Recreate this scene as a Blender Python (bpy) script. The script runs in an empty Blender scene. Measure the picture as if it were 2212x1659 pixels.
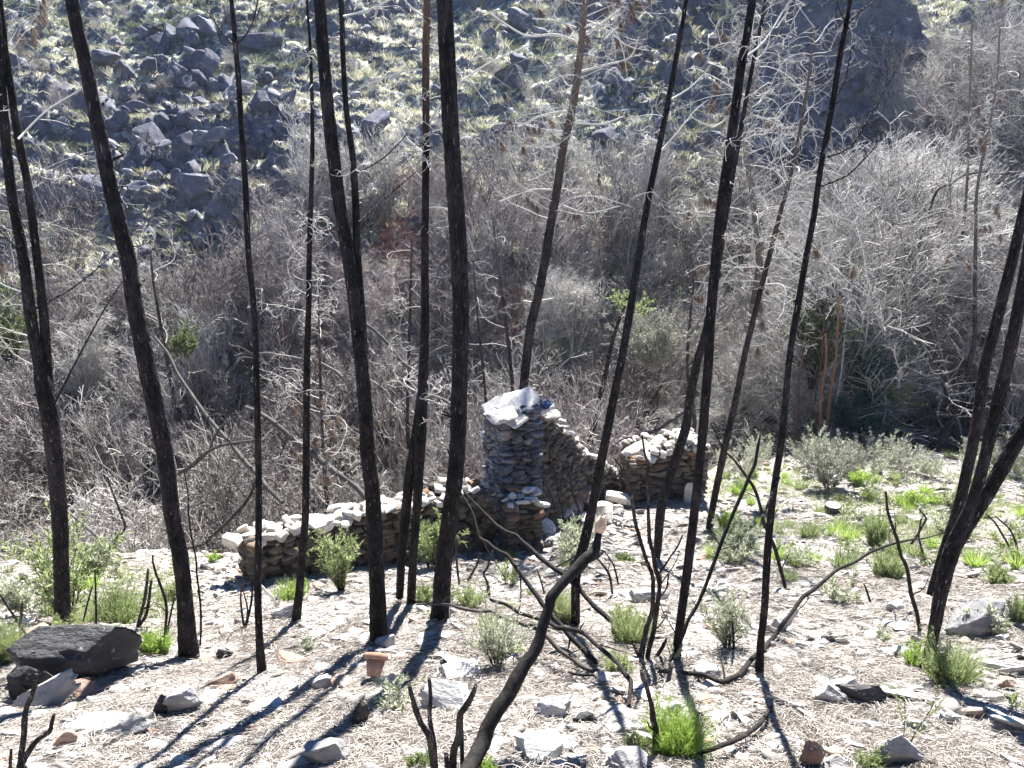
import bpy, math, random
import numpy as np
from mathutils import Vector

# ------------------------------------------------------------------ camera, sky, sun, exposure
scene = bpy.context.scene
COL = scene.collection
F = 1703.0            # focal length in units of the 2212 px wide photograph
PITCH = math.radians(20.0)
cam_d = bpy.data.cameras.new("camera")
cam = bpy.data.objects.new("camera", cam_d)
COL.objects.link(cam)
cam.location = (0, 0, 0)
cam.rotation_euler = (math.pi/2 - PITCH, 0, 0)
cam_d.sensor_width = 36.0
cam_d.lens = 36.0*F/2212.0
cam_d.clip_start = 0.05
cam_d.clip_end = 2000
scene.camera = cam

SUN_AZ, SUN_EL = math.radians(10.0), math.radians(48.0)
world = bpy.data.worlds.new("World")
scene.world = world
world.use_nodes = True
wn = world.node_tree
bg = wn.nodes["Background"]
sky = wn.nodes.new("ShaderNodeTexSky")
sky.sky_type = 'NISHITA'
sky.sun_disc = False
sky.sun_elevation = SUN_EL
sky.sun_rotation = SUN_AZ
sky.air_density = 0.6
sky.dust_density = 0.0
sky.ozone_density = 5.0
hs = wn.nodes.new("ShaderNodeHueSaturation"); hs.inputs["Saturation"].default_value = 1.2
wn.links.new(sky.outputs[0], hs.inputs["Color"]); wn.links.new(hs.outputs[0], bg.inputs[0])
bg.inputs[1].default_value = 0.05

sd = bpy.data.lights.new("sun", 'SUN')
sd.energy = 5.0
sd.angle = math.radians(0.5)
sd.color = (1.0, 0.975, 0.93)
sun = bpy.data.objects.new("sun", sd)
COL.objects.link(sun)
SV = Vector((math.sin(SUN_AZ)*math.cos(SUN_EL), math.cos(SUN_AZ)*math.cos(SUN_EL), math.sin(SUN_EL)))
sun.rotation_euler = SV.to_track_quat('Z', 'Y').to_euler()
sun.location = SV*50

vs = scene.view_settings
vs.view_transform = 'Standard'
vs.look = 'None'
vs.exposure = 2.15
vs.gamma = 1.0
HAZE = 0.00025     # density of the air seen towards the far slope
vs.use_curve_mapping = False

# ------------------------------------------------------------------ helpers: noise, terrain, pixels
def lattice(seed, n=256):
    return np.random.RandomState(seed).rand(n, n)
_L = {}
def vnoise(x, y, seed=0):
    if seed not in _L: _L[seed] = lattice(seed)
    T = _L[seed]
    x = np.asarray(x, float); y = np.asarray(y, float)
    xi = np.floor(x).astype(int); yi = np.floor(y).astype(int)
    fx = x-xi; fy = y-yi
    fx = fx*fx*(3-2*fx); fy = fy*fy*(3-2*fy)
    a = T[xi % 256, yi % 256]; b = T[(xi+1) % 256, yi % 256]
    c = T[xi % 256, (yi+1) % 256]; d = T[(xi+1) % 256, (yi+1) % 256]
    return (a*(1-fx)+b*fx)*(1-fy)+(c*(1-fx)+d*fx)*fy - 0.5
def fbm(x, y, seed=0, o=4, g=0.5):
    s = 0; a = 1.0; f = 1.0
    for k in range(o):
        s = s + a*vnoise(np.asarray(x)*f+17.3*k, np.asarray(y)*f+9.1*k, seed+k); a *= g; f *= 2.03
    return s
def smax(a, b, k):
    d = a-b
    return 0.5*(a+b+np.sqrt(d*d+k*k))
def sstep(a, b, x):
    t = np.clip((x-a)/(b-a), 0, 1); return t*t*(3-2*t)

_Yt = np.linspace(-20, 60, 1601)
_Dt = np.interp(_Yt, [-20, -6, -2, 0, 3, 5, 7, 9.4, 12, 15, 17, 20, 30, 60],
                [0.2, 0.3, 0.9, 1.62, 3.1, 4.1, 5.1, 6.3, 7.35, 8.3, 8.8, 9.45, 11.5, 18])
_k = np.exp(-np.linspace(-2.5, 2.5, 31)**2); _k /= _k.sum()
_Dt = np.convolve(np.pad(_Dt, 15, mode='edge'), _k, mode='valid')
def H(x, y):
    x = np.asarray(x, float); y = np.asarray(y, float)
    near = -np.interp(y, _Yt, _Dt)
    near = near + 0.03*np.clip(x, -9, 9) * sstep(1, 6, y)
    Yb = np.interp(x, [-8, -3.5, 0, 2.2, 4.2, 7, 14], [12.6, 12.8, 13.6, 16.8, 18.2, 20.5, 21.0])
    Yb = Yb + 1.2*fbm(x*0.3, y*0.1, 31, 2)
    over = y-Yb
    drop = 0.5*(over+np.sqrt(over*over+1.2))*0.62
    near = near - np.where(over > -6, drop, 0)
    w = 1-sstep(20, 26, y)
    near = near + 0.16*fbm(x*0.7, y*0.7, 3, 3)+0.05*fbm(x*3.1, y*3.1, 11, 3)*w
    nd = smax(near, -12.6+0.35*fbm(x*0.35, y*0.35, 5, 2), 0.8)
    opp = -12.4+0.60*(y-25.0)-0.03*x
    opp = opp + 1.1*fbm(x*0.10, y*0.13, 7, 3)
    # right hand cliff and stepped outcrops on the opposite slope
    cl = sstep(11.5, 15.5, x)*(1-sstep(19.5, 23.5, x))
    opp = opp + cl*(12.0*sstep(39, 44.5, y+0.25*(x-18)+2.0*fbm(x*.3, y*.3, 9, 2)) - 5.0*sstep(27, 39, y))
    rocky = sstep(0.02, 0.30, fbm(x*0.11+4, y*0.14, 21, 2)+0.25*np.exp(-((x+13)/7.0)**2-((y-42)/8.0)**2))
    q = y+1.6*fbm(x*0.45, y*0.45, 13, 3)
    st = (q/2.4)-np.floor(q/2.4)
    opp = opp + rocky*1.5*(sstep(0.0, 0.30, st)-st)*sstep(30, 34, y)
    opp = opp + 0.75*fbm(x*0.8, y*0.8, 15, 4, 0.62)*sstep(27, 32, y)+(0.34+0.5*rocky+0.6*cl)*fbm(x*1.9, y*1.9, 19, 3, 0.7)*sstep(27, 32, y)
    opp = opp - 0.35*np.clip(y-68, 0, 100)
    return smax(nd, opp, 1.0)

CP, SP = math.cos(PITCH), math.sin(PITCH)
def ray(u, v):
    a = (u-1106.0)/F; b = -(v-829.5)/F
    return np.array([a, CP+b*SP, -SP+b*CP])
def at(u, v, Y):
    r = ray(u, v); return r*(Y/r[1])
def depth_of(p):
    return p[1]*CP-p[2]*SP
_ys = np.concatenate([np.arange(1.0, 30, 0.02), np.arange(30, 90, 0.1)])
def hit(u, v, ymin=0):
    r = ray(u, v)
    ys = _ys[_ys >= ymin]
    X = r[0]/r[1]*ys; Z = r[2]/r[1]*ys
    below = Z < H(X, ys)
    if not below.any(): return at(u, v, 60.0)
    i = int(np.argmax(below))
    return np.array([X[i], ys[i], float(H(X[i], ys[i]))])
def proj(x, y, z):
    d = y*CP-z*SP
    return 1106+F*x/d, 829.5-F*(y*SP+z*CP)/d

# ------------------------------------------------------------------ helpers: meshes and objects
class MB:
    def __init__(s): s.v = []; s.q = []; s.t = []; s.a = []; s.n = 0
    def add(s, v, q=None, t=None, a=0.5):
        v = np.asarray(v, float).reshape(-1, 3)
        if q is not None and len(q): s.q.append(np.asarray(q, int).reshape(-1, 4)+s.n)
        if t is not None and len(t): s.t.append(np.asarray(t, int).reshape(-1, 3)+s.n)
        s.v.append(v); s.a.append(np.broadcast_to(np.asarray(a, float), (len(v),)))
        s.n += len(v)
    def mesh(s, name, mats, smooth=False, origin=(0, 0, 0)):
        v = np.concatenate(s.v)-np.asarray(origin, float)
        q = np.concatenate(s.q) if s.q else np.zeros((0, 4), int)
        t = np.concatenate(s.t) if s.t else np.zeros((0, 3), int)
        me = bpy.data.meshes.new(name)
        me.vertices.add(len(v)); me.vertices.foreach_set("co", v.astype(np.float32).ravel())
        me.loops.add(q.size+t.size)
        me.loops.foreach_set("vertex_index", np.concatenate([q.ravel(), t.ravel()]).astype(np.int32))
        me.polygons.add(len(q)+len(t))
        ls = np.concatenate([np.arange(len(q))*4, len(q)*4+np.arange(len(t))*3]).astype(np.int32)
        me.polygons.foreach_set("loop_start", ls)
        if smooth: me.polygons.foreach_set("use_smooth", np.ones(len(ls), bool))
        me.update(calc_edges=True)
        at_ = me.attributes.new("rnd", 'FLOAT', 'POINT')
        at_.data.foreach_set("value", np.concatenate(s.a).astype(np.float32))
        for m in (mats if isinstance(mats, (list, tuple)) else [mats]): me.materials.append(m)
        return me
    def build(s, name, mats, parent=None, smooth=False, origin=None, world=True):
        """vertices are world coordinates; the object's origin is put at `origin` (or the parent's)"""
        if origin is None: origin = tuple(parent.location) if parent is not None else (0, 0, 0)
        me = s.mesh(name, mats, smooth, origin)
        o = bpy.data.objects.new(name, me); COL.objects.link(o)
        if parent is not None: o.parent = parent
        else: o.location = origin
        return o

def tubes(mb, P, R, k=3, a=0.5, caps=False):
    P = np.asarray(P, float); R = np.asarray(R, float)
    if P.ndim == 2: P = P[None]; R = R[None]
    B, N, _ = P.shape
    T = np.gradient(P, axis=1); T /= (np.linalg.norm(T, axis=2, keepdims=True)+1e-9)
    D = P[:, -1]-P[:, 0]
    ref = np.zeros((B, 3)); ax = np.argmin(np.abs(D), axis=1); ref[np.arange(B), ax] = 1
    n1 = np.cross(T, ref[:, None, :]); n1 /= (np.linalg.norm(n1, axis=2, keepdims=True)+1e-9)
    n2 = np.cross(T, n1)
    an = np.arange(k)*2*math.pi/k
    V = P[:, :, None, :]+R[:, :, None, None]*(np.cos(an)[None, None, :, None]*n1[:, :, None, :]+np.sin(an)[None, None, :, None]*n2[:, :, None, :])
    idx = np.arange(B*N*k).reshape(B, N, k)
    q = np.stack([idx[:, :-1, :], np.roll(idx, -1, 2)[:, :-1, :], np.roll(idx, -1, 2)[:, 1:, :], idx[:, 1:, :]], -1).reshape(-1, 4)
    t = None
    if caps:
        tt = []
        for e, rev in ((0, 1), (N-1, 0)):
            for j in range(1, k-1):
                f = [idx[:, e, 0], idx[:, e, j], idx[:, e, j+1]]
                tt.append(np.stack(f[::-1] if rev == 0 else f, -1))
        t = np.concatenate(tt)
    av = np.asarray(a, float)
    if av.ndim == 1: av = np.repeat(av, N*k)
    mb.add(V.reshape(-1, 3), q, t, av)

def tag(o, label=None, cat=None, group=None, kind=None):
    if label: o['label'] = label
    if cat: o['category'] = cat
    if group: o['group'] = group
    if kind: o['kind'] = kind
    return o
def empty(name, loc):
    o = bpy.data.objects.new(name, None); COL.objects.link(o)
    o.location = tuple(float(c) for c in loc); o.empty_display_size = 0.2
    return o

LM = [("the big layered boulder at the left", 160, 1478), ("the second trunk from the left", 408, 1420), ("the slender third trunk", 566, 1455), ("the thin trunk below the long wall", 640, 1343),
      ("the thick trunk left of centre", 818, 1385), ("the flower pot", 806, 1478), ("the thickest trunk", 951, 1345), ("the cut black stems at the bottom", 960, 1660), ("the leaning charred trunk", 1110, 1560),
      ("the slim leaning trunk", 1243, 1352), ("the tall burnt shrub", 1396, 1430), ("the lime green bush", 1462, 1622), ("the crossing trunks right of the ruin", 1460, 1425), ("the trunk with upturned branches", 1640, 1458),
      ("the big arched branch", 1800, 1240), ("the broken black slab", 1868, 1522), ("the right hand trunks", 2002, 1450), ("the large right boulder", 2108, 1368), ("the bottom right corner", 2180, 1640), ("the long wall's left end", 520, 1200),
      ("the right pier", 1430, 1130), ("the sawn stump", 1797, 1108), ("the dry spiky bush", 1790, 1050), ("the right end of the bank", 2150, 1050), ("the bottom left corner", 60, 1640), ("the forked left tree", 137, 1350), ("the ruin pillar", 1100, 1190), ("the big pointed slab", 1945, 1662), ("the charred sapling at right", 1960, 1250)]
def near(p):
    u, v = proj(*[float(c) for c in p]); d = [((u-a)**2+((v-b)*1.3)**2, n) for n, a, b in LM]; n = min(d)[1]; a, b = [(x[1], x[2]) for x in LM if x[0] == n][0]
    if abs(v-b) > abs(u-a)*0.8: w = "above" if v < b else "below"
    else: w = "left of" if u < a else "right of"
    return w+" "+n
def zone(u, v):
    zs = [(120, "at the left edge"), (330, "left of the second trunk"), (620, "around the slender third trunk"), (800, "behind the thin trunk and long wall"), (1000, "around the thickest trunk"), (1180, "behind the ruin pillar"), (1400, "right of the bent brown pine"), (1600, "behind the right pier"), (1780, "right of the crossing trunks"), (1960, "around the dark young pines"), (2130, "left of the right edge cluster"), (9999, "at the right edge")]
    z = [n for a, n in zs if u < a][0]
    return z+(", high up" if v < 420 else (", mid height" if v < 680 else ", low down"))
# ------------------------------------------------------------------ materials
def newmat(name):
    m = bpy.data.materials.new(name); m.use_nodes = True
    nt = m.node_tree; b = nt.nodes["Principled BSDF"]
    b.inputs["Specular IOR Level"].default_value = 0.15
    b.inputs["Roughness"].default_value = 0.85
    return m, nt, b
def ramp(nt, fac, stops):
    r = nt.nodes.new("ShaderNodeValToRGB"); cr = r.color_ramp
    while len(cr.elements) < len(stops): cr.elements.new(0.5)
    for e, (p, c) in zip(cr.elements, stops): e.position = p; e.color = (*c, 1)
    nt.links.new(fac, r.inputs[0]); return r.outputs[0]
def noise(nt, scale, detail=4, rough=0.6, vec=None, dist=0.0):
    n = nt.nodes.new("ShaderNodeTexNoise"); n.inputs["Scale"].default_value = scale
    n.inputs["Detail"].default_value = detail; n.inputs["Roughness"].default_value = rough
    n.inputs["Distortion"].default_value = dist
    if vec is not None: nt.links.new(vec, n.inputs["Vector"])
    return n.outputs["Fac"]
def coords(nt, scale=None):
    tc = nt.nodes.new("ShaderNodeNewGeometry").outputs["Position"]
    if scale:
        mp = nt.nodes.new("ShaderNodeMapping"); mp.inputs["Scale"].default_value = scale
        nt.links.new(tc, mp.inputs["Vector"]); return mp.outputs[0]
    return tc
def objcoords(nt, scale=None):
    tc = nt.nodes.new("ShaderNodeTexCoord").outputs["Object"]
    if scale:
        mp = nt.nodes.new("ShaderNodeMapping"); mp.inputs["Scale"].default_value = scale
        nt.links.new(tc, mp.inputs["Vector"]); return mp.outputs[0]
    return tc
def mix(nt, fac, a, b, mode='MIX'):
    m = nt.nodes.new("ShaderNodeMix"); m.data_type = 'RGBA'; m.blend_type = mode
    if isinstance(fac, (int, float)): m.inputs[0].default_value = fac
    else: nt.links.new(fac, m.inputs[0])
    for i, c in ((6, a), (7, b)):
        if isinstance(c, tuple): m.inputs[i].default_value = (*c, 1)
        else: nt.links.new(c, m.inputs[i])
    return m.outputs[2]
def math_(nt, op, a, b=None, clamp=False):
    m = nt.nodes.new("ShaderNodeMath"); m.operation = op; m.use_clamp = clamp
    for i, c in ((0, a), (1, b)):
        if c is None: continue
        if isinstance(c, (int, float)): m.inputs[i].default_value = c
        else: nt.links.new(c, m.inputs[i])
    return m.outputs[0]
def bump(nt, b, h, strength=0.5, dist=0.02):
    bp = nt.nodes.new("ShaderNodeBump"); bp.inputs["Strength"].default_value = strength
    bp.inputs["Distance"].default_value = dist
    nt.links.new(h, bp.inputs["Height"]); nt.links.new(bp.outputs[0], b.inputs["Normal"])
def attr(nt):
    a = nt.nodes.new("ShaderNodeAttribute"); a.attribute_name = "rnd"; return a.outputs["Fac"]
def orand(nt):
    return nt.nodes.new("ShaderNodeObjectInfo").outputs["Random"]

def bark_mat(name, dark, mid, speck=0.62, upper=None, zlo=0, zhi=1):
    m, nt, b = newmat(name)
    c = coords(nt, (1, 1, 0.35))
    n1 = noise(nt, 22, 5, 0.65, c)
    vo = nt.nodes.new("ShaderNodeTexVoronoi"); vo.feature = 'DISTANCE_TO_EDGE'; vo.inputs["Scale"].default_value = 34
    nt.links.new(coords(nt, (1, 1, 0.30)), vo.inputs["Vector"])
    col = ramp(nt, n1, [(0.35, dark), (0.7, mid)])
    sp = noise(nt, 70, 3, 0.75, coords(nt, (1, 1, 0.14)))
    spf = ramp(nt, sp, [(speck, (0, 0, 0)), (speck+0.04, (1, 1, 1))])
    big = ramp(nt, noise(nt, 2.6, 4, 0.6, coords(nt)), [(0.42, (0.6, 0.6, 0.6)), (0.62, (1.9, 1.8, 1.85))])
    col = mix(nt, 0.8, col, big, 'MULTIPLY')
    col = mix(nt, spf, col, (0.24, 0.22, 0.215))
    if upper:
        sx = nt.nodes.new("ShaderNodeSeparateXYZ"); nt.links.new(coords(nt), sx.inputs[0])
        mr = nt.nodes.new("ShaderNodeMapRange"); mr.inputs[1].default_value = zlo; mr.inputs[2].default_value = zhi
        nz = math_(nt, 'ADD', sx.outputs[2], math_(nt, 'MULTIPLY', noise(nt, 1.8, 3), 1.5))
        nt.links.new(nz, mr.inputs[0])
        up = mix(nt, n1, tuple(x*0.6 for x in upper), upper)
        col = mix(nt, mr.outputs[0], col, up)
    nt.links.new(col, b.inputs["Base Color"])
    hgt = math_(nt, 'ADD', math_(nt, 'MULTIPLY', vo.outputs["Distance"], 3.0, True), math_(nt, 'MULTIPLY', n1, 0.8))
    bump(nt, b, hgt, 1.0, 0.018)
    return m
M = {}
M['char'] = bark_mat("charred_bark", (0.007, 0.006, 0.0070), (0.030, 0.026, 0.0275), 0.64)
M['char_top'] = bark_mat("charred_bark_reddish_top", (0.007, 0.006, 0.007), (0.026, 0.022, 0.023), 0.66, (0.22, 0.14, 0.10), 0.0, 1.4)
M['char_brown'] = bark_mat("charred_bark_brown_top", (0.016, 0.013, 0.013), (0.05, 0.042, 0.04), 0.64, (0.24, 0.165, 0.13), -2.2, 2.2)
M['char_grey'] = bark_mat("scorched_bark_pale_top", (0.03, 0.026, 0.026), (0.09, 0.078, 0.072), 0.66, (0.30, 0.255, 0.22), -4.5, 1.0)
M['stick'] = bark_mat("charred_stick", (0.012, 0.011, 0.011), (0.06, 0.054, 0.052), 0.60)
M['cracked'] = bark_mat("cracked_char", (0.012, 0.010, 0.010), (0.08, 0.065, 0.055), 0.55)

m, nt, b = newmat("smooth_char")
n_ = noise(nt, 30, 5, 0.7, coords(nt, (1, 1, 0.3)))
nt.links.new(ramp(nt, n_, [(0.35, (0.009, 0.008, 0.008)), (0.6, (0.026, 0.023, 0.022)), (0.75, (0.09, 0.075, 0.065))]), b.inputs["Base Color"])
bump(nt, b, n_, 0.6, 0.01); M['char_smooth'] = m
def wood_mat(name, stops, scale=6):
    m, nt, b = newmat(name)
    f = math_(nt, 'ADD', math_(nt, 'MULTIPLY', orand(nt), 0.5), math_(nt, 'MULTIPLY', noise(nt, scale, 2), 0.5))
    f = math_(nt, 'ADD', math_(nt, 'MULTIPLY', f, 0.6), math_(nt, 'MULTIPLY', attr(nt), 0.4))
    nt.links.new(ramp(nt, f, stops), b.inputs["Base Color"])
    return m
M['pale'] = wood_mat("bleached_twig", [(0.2, (0.34, 0.32, 0.295)), (0.8, (0.68, 0.65, 0.60))])
M['grey_twig'] = wood_mat("grey_twig", [(0.25, (0.08, 0.075, 0.07)), (0.5, (0.39, 0.37, 0.345)), (0.82, (0.74, 0.71, 0.67))])
M['brown_twig'] = wood_mat("brown_twig", [(0.28, (0.06, 0.05, 0.048)), (0.5, (0.30, 0.262, 0.252)), (0.85, (0.62, 0.58, 0.56))])
M['red_twig'] = wood_mat("red_twig", [(0.2, (0.12, 0.05, 0.045)), (0.55, (0.27, 0.13, 0.115)), (0.85, (0.38, 0.25, 0.22))])
M['red_stem'] = wood_mat("orange_stem", [(0.35, (0.07, 0.05, 0.042)), (0.55, (0.20, 0.10, 0.065)), (0.7, (0.33, 0.16, 0.09))], 5)
M['log'] = wood_mat("grey_log", [(0.3, (0.035, 0.031, 0.029)), (0.75, (0.19, 0.175, 0.16))], 14)
M['brown_needles'] = wood_mat("dead_needles", [(0.2, (0.10, 0.07, 0.055)), (0.8, (0.30, 0.22, 0.17))])

def leaf_mat(name, stops, trans=0.45):
    m, nt, b = newmat(name)
    b.inputs["Roughness"].default_value = 0.55
    f = math_(nt, 'ADD', math_(nt, 'MULTIPLY', attr(nt), 0.75), math_(nt, 'MULTIPLY', orand(nt), 0.25))
    col = ramp(nt, f, stops)
    nt.links.new(col, b.inputs["Base Color"])
    tr = nt.nodes.new("ShaderNodeBsdfTranslucent"); nt.links.new(col, tr.inputs[0])
    mx = nt.nodes.new("ShaderNodeMixShader"); mx.inputs[0].default_value = trans
    nt.links.new(b.outputs[0], mx.inputs[1]); nt.links.new(tr.outputs[0], mx.inputs[2])
    nt.links.new(mx.outputs[0], nt.nodes["Material Output"].inputs[0])
    return m
M['leaf_bright'] = leaf_mat("bright_leaves", [(0.1, (0.11, 0.15, 0.05)), (0.5, (0.26, 0.32, 0.13)), (0.9, (0.46, 0.48, 0.28))])
M['leaf_lime'] = leaf_mat("lime_leaves", [(0.1, (0.15, 0.24, 0.04)), (0.5, (0.31, 0.44, 0.09)), (0.9, (0.48, 0.56, 0.20))])
M['leaf_silver'] = leaf_mat("silvery_leaves", [(0.1, (0.18, 0.20, 0.13)), (0.5, (0.42, 0.45, 0.31)), (0.9, (0.70, 0.71, 0.57))], 0.42)
M['leaf_teal'] = leaf_mat("teal_needles", [(0.1, (0.02, 0.055, 0.045)), (0.9, (0.14, 0.25, 0.20))], 0.25)
M['leaf_ivy'] = leaf_mat("ivy_leaves", [(0.1, (0.03, 0.05, 0.02)), (0.9, (0.20, 0.23, 0.11))], 0.3)
M['leaf_pale'] = leaf_mat("pale_shrub_leaves", [(0.1, (0.20, 0.20, 0.16)), (0.9, (0.50, 0.50, 0.42))], 0.25)
M['scrub'] = leaf_mat("hillside_scrub", [(0.05, (0.06, 0.085, 0.045)), (0.30, (0.21, 0.215, 0.13)), (0.6, (0.47, 0.46, 0.33)), (0.95, (0.74, 0.70, 0.58))], 0.34)
M['leaf_shade_blue'] = leaf_mat("shade_blue_tuft", [(0.1, (0.02, 0.05, 0.14)), (0.9, (0.06, 0.11, 0.30))], 0.2)  # leaves in shade: the blue cast is painted into their colour

def rock_mat(name, stops, lichen=(0.5, 0.5, 0.45), bs=0.6, lamt=0.60, strat=(1, 1, 5)):
    m, nt, b = newmat(name)
    oc = objcoords(nt)
    f = math_(nt, 'ADD', math_(nt, 'MULTIPLY', noise(nt, 5, 6, 0.65, oc), 0.75), math_(nt, 'MULTIPLY', orand(nt), 0.30))
    col = ramp(nt, f, stops)
    lf = ramp(nt, noise(nt, 14, 5, 0.7, coords(nt)), [(lamt, (0, 0, 0)), (lamt+0.10, (1, 1, 1))])
    col = mix(nt, lf, col, lichen)
    nt.links.new(col, b.inputs["Base Color"])
    h = math_(nt, 'ADD', noise(nt, 26, 6, 0.7, oc), math_(nt, 'MULTIPLY', noise(nt, 9, 3, 0.6, objcoords(nt, strat)), 1.4))
    bump(nt, b, h, bs, 0.02)
    return m
M['rock'] = rock_mat("grey_schist", [(0.3, (0.17, 0.165, 0.17)), (0.55, (0.34, 0.33, 0.325)), (0.85, (0.55, 0.53, 0.50))])
M['rock_pale'] = rock_mat("pale_schist", [(0.3, (0.24, 0.235, 0.23)), (0.6, (0.43, 0.42, 0.405)), (0.85, (0.66, 0.65, 0.63))], (0.25, 0.24, 0.22), lamt=0.56)
M['rock_black'] = rock_mat("blackened_schist", [(0.3, (0.03, 0.03, 0.032)), (0.6, (0.085, 0.082, 0.082)), (0.85, (0.22, 0.215, 0.21))], (0.30, 0.295, 0.28), 1.0, 0.60)
M['rock_dark'] = rock_mat("dark_schist", [(0.3, (0.10, 0.095, 0.10)), (0.6, (0.20, 0.19, 0.185)), (0.85, (0.36, 0.34, 0.32))])
M['rock_rust'] = rock_mat("rusty_schist", [(0.3, (0.16, 0.10, 0.08)), (0.6, (0.34, 0.24, 0.19)), (0.85, (0.50, 0.40, 0.33))])
M['rock_hill'] = rock_mat("hillside_rock", [(0.3, (0.06, 0.06, 0.085)), (0.6, (0.13, 0.13, 0.165)), (0.85, (0.34, 0.34, 0.37))], (0.36, 0.36, 0.32), 1.0, 0.60)

def wallstone(name, stops, pal):
    m, nt, b = newmat(name)
    n = noise(nt, 16, 5, 0.65, coords(nt))
    col = ramp(nt, attr(nt), stops)
    col = mix(nt, 0.75, col, ramp(nt, n, [(0.3, (0.35, 0.33, 0.32)), (0.7, (1.25, 1.2, 1.15))]), 'MULTIPLY')
    lf = ramp(nt, noise(nt, 7, 5, 0.7, coords(nt)), [(0.60, (0, 0, 0)), (0.72, (1, 1, 1))])
    col = mix(nt, lf, col, pal)
    nt.links.new(col, b.inputs["Base Color"])
    bump(nt, b, noise(nt, 40, 5, 0.7, coords(nt, (1, 1, 2.2))), 0.6, 0.015)
    return m
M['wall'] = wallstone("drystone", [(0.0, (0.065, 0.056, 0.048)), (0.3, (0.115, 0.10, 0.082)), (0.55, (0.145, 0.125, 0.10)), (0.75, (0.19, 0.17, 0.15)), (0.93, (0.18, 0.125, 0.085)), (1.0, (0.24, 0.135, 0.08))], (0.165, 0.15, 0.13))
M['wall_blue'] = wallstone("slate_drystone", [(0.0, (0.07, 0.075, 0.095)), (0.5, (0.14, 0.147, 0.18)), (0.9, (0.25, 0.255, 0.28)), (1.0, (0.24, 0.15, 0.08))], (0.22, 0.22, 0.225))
M['wall_dark'] = wallstone("shaded_drystone", [(0.0, (0.055, 0.05, 0.045)), (0.4, (0.11, 0.10, 0.09)), (0.8, (0.175, 0.16, 0.145)), (0.95, (0.16, 0.11, 0.07)), (1.0, (0.22, 0.13, 0.08))], (0.15, 0.145, 0.13))  # darker copy of drystone: the back wall's shade put into the colour
M['coping'] = wallstone("sunlit_coping", [(0.0, (0.42, 0.40, 0.37)), (0.5, (0.60, 0.57, 0.53)), (1.0, (0.74, 0.72, 0.68))], (0.62, 0.60, 0.55))  # paler than the wall faces: sunlight on the tops put into the colour
m, nt, b = newmat("earth_core"); b.inputs["Base Color"].default_value = (0.04, 0.034, 0.028, 1); M['core'] = m
M['scree'] = wallstone("scree", [(0.0, (0.16, 0.155, 0.15)), (0.4, (0.36, 0.35, 0.335)), (0.8, (0.62, 0.61, 0.58)), (1.0, (0.34, 0.24, 0.18))], (0.50, 0.49, 0.46))
M['needle'] = wood_mat("fallen_needles", [(0.2, (0.13, 0.105, 0.09)), (0.5, (0.42, 0.385, 0.35)), (0.85, (0.72, 0.69, 0.64))], 3)

# ground: needle litter near, gravelly soil, then the green grey hillside
m, nt, b = newmat("ground_soil")
pos = coords(nt)
sx = nt.nodes.new("ShaderNodeSeparateXYZ"); nt.links.new(pos, sx.inputs[0])
n1 = noise(nt, 1.3, 6, 0.65, pos); n2 = noise(nt, 22, 5, 0.75, pos)
litter = ramp(nt, n2, [(0.36, (0.085, 0.08, 0.075)), (0.48, (0.29, 0.275, 0.26)), (0.66, (0.60, 0.58, 0.555))])
patch = ramp(nt, n1, [(0.45, (0, 0, 0)), (0.60, (1, 1, 1))])
litter = mix(nt, math_(nt, 'MULTIPLY', patch, 0.45), litter, (0.36, 0.31, 0.27))
hn = noise(nt, 2.2, 8, 0.72, pos); hn2 = noise(nt, 0.35, 4, 0.6, pos)
hill = ramp(nt, hn, [(0.36, (0.13, 0.125, 0.09)), (0.48, (0.46, 0.46, 0.35)), (0.58, (0.72, 0.71, 0.60))])
hill = mix(nt, ramp(nt, hn2, [(0.48, (0, 0, 0)), (0.62, (0.6, 0.6, 0.6))]), hill, (0.42, 0.43, 0.27))
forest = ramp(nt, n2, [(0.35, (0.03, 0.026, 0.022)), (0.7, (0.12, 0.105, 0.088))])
def smask(lo, hi):
    mr = nt.nodes.new("ShaderNodeMapRange"); mr.interpolation_type = 'SMOOTHSTEP'
    mr.inputs[1].default_value = lo; mr.inputs[2].default_value = hi
    nt.links.new(math_(nt, 'ADD', sx.outputs[1], math_(nt, 'MULTIPLY', math_(nt, 'SUBTRACT', n1, 0.5), 5.0)), mr.inputs[0]); return mr.outputs[0]
# litter ends where the bank drops to the ravine (height decides), the opposite slope starts behind
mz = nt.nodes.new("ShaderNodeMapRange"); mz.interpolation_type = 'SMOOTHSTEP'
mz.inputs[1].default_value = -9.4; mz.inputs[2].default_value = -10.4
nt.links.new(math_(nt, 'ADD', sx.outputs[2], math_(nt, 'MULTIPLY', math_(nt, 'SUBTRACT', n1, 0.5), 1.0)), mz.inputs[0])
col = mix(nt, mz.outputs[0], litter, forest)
col = mix(nt, smask(27, 34), col, hill)
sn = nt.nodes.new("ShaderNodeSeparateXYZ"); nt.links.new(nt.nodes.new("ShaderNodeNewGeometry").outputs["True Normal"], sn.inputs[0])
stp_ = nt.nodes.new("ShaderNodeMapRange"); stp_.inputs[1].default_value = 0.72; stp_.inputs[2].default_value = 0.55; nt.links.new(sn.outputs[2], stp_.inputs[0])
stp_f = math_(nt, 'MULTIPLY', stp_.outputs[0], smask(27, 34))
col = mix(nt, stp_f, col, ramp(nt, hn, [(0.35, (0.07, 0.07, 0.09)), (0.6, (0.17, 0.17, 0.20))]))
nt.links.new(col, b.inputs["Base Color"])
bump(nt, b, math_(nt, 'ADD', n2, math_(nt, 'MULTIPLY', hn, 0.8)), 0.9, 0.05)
M['ground'] = m

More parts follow.
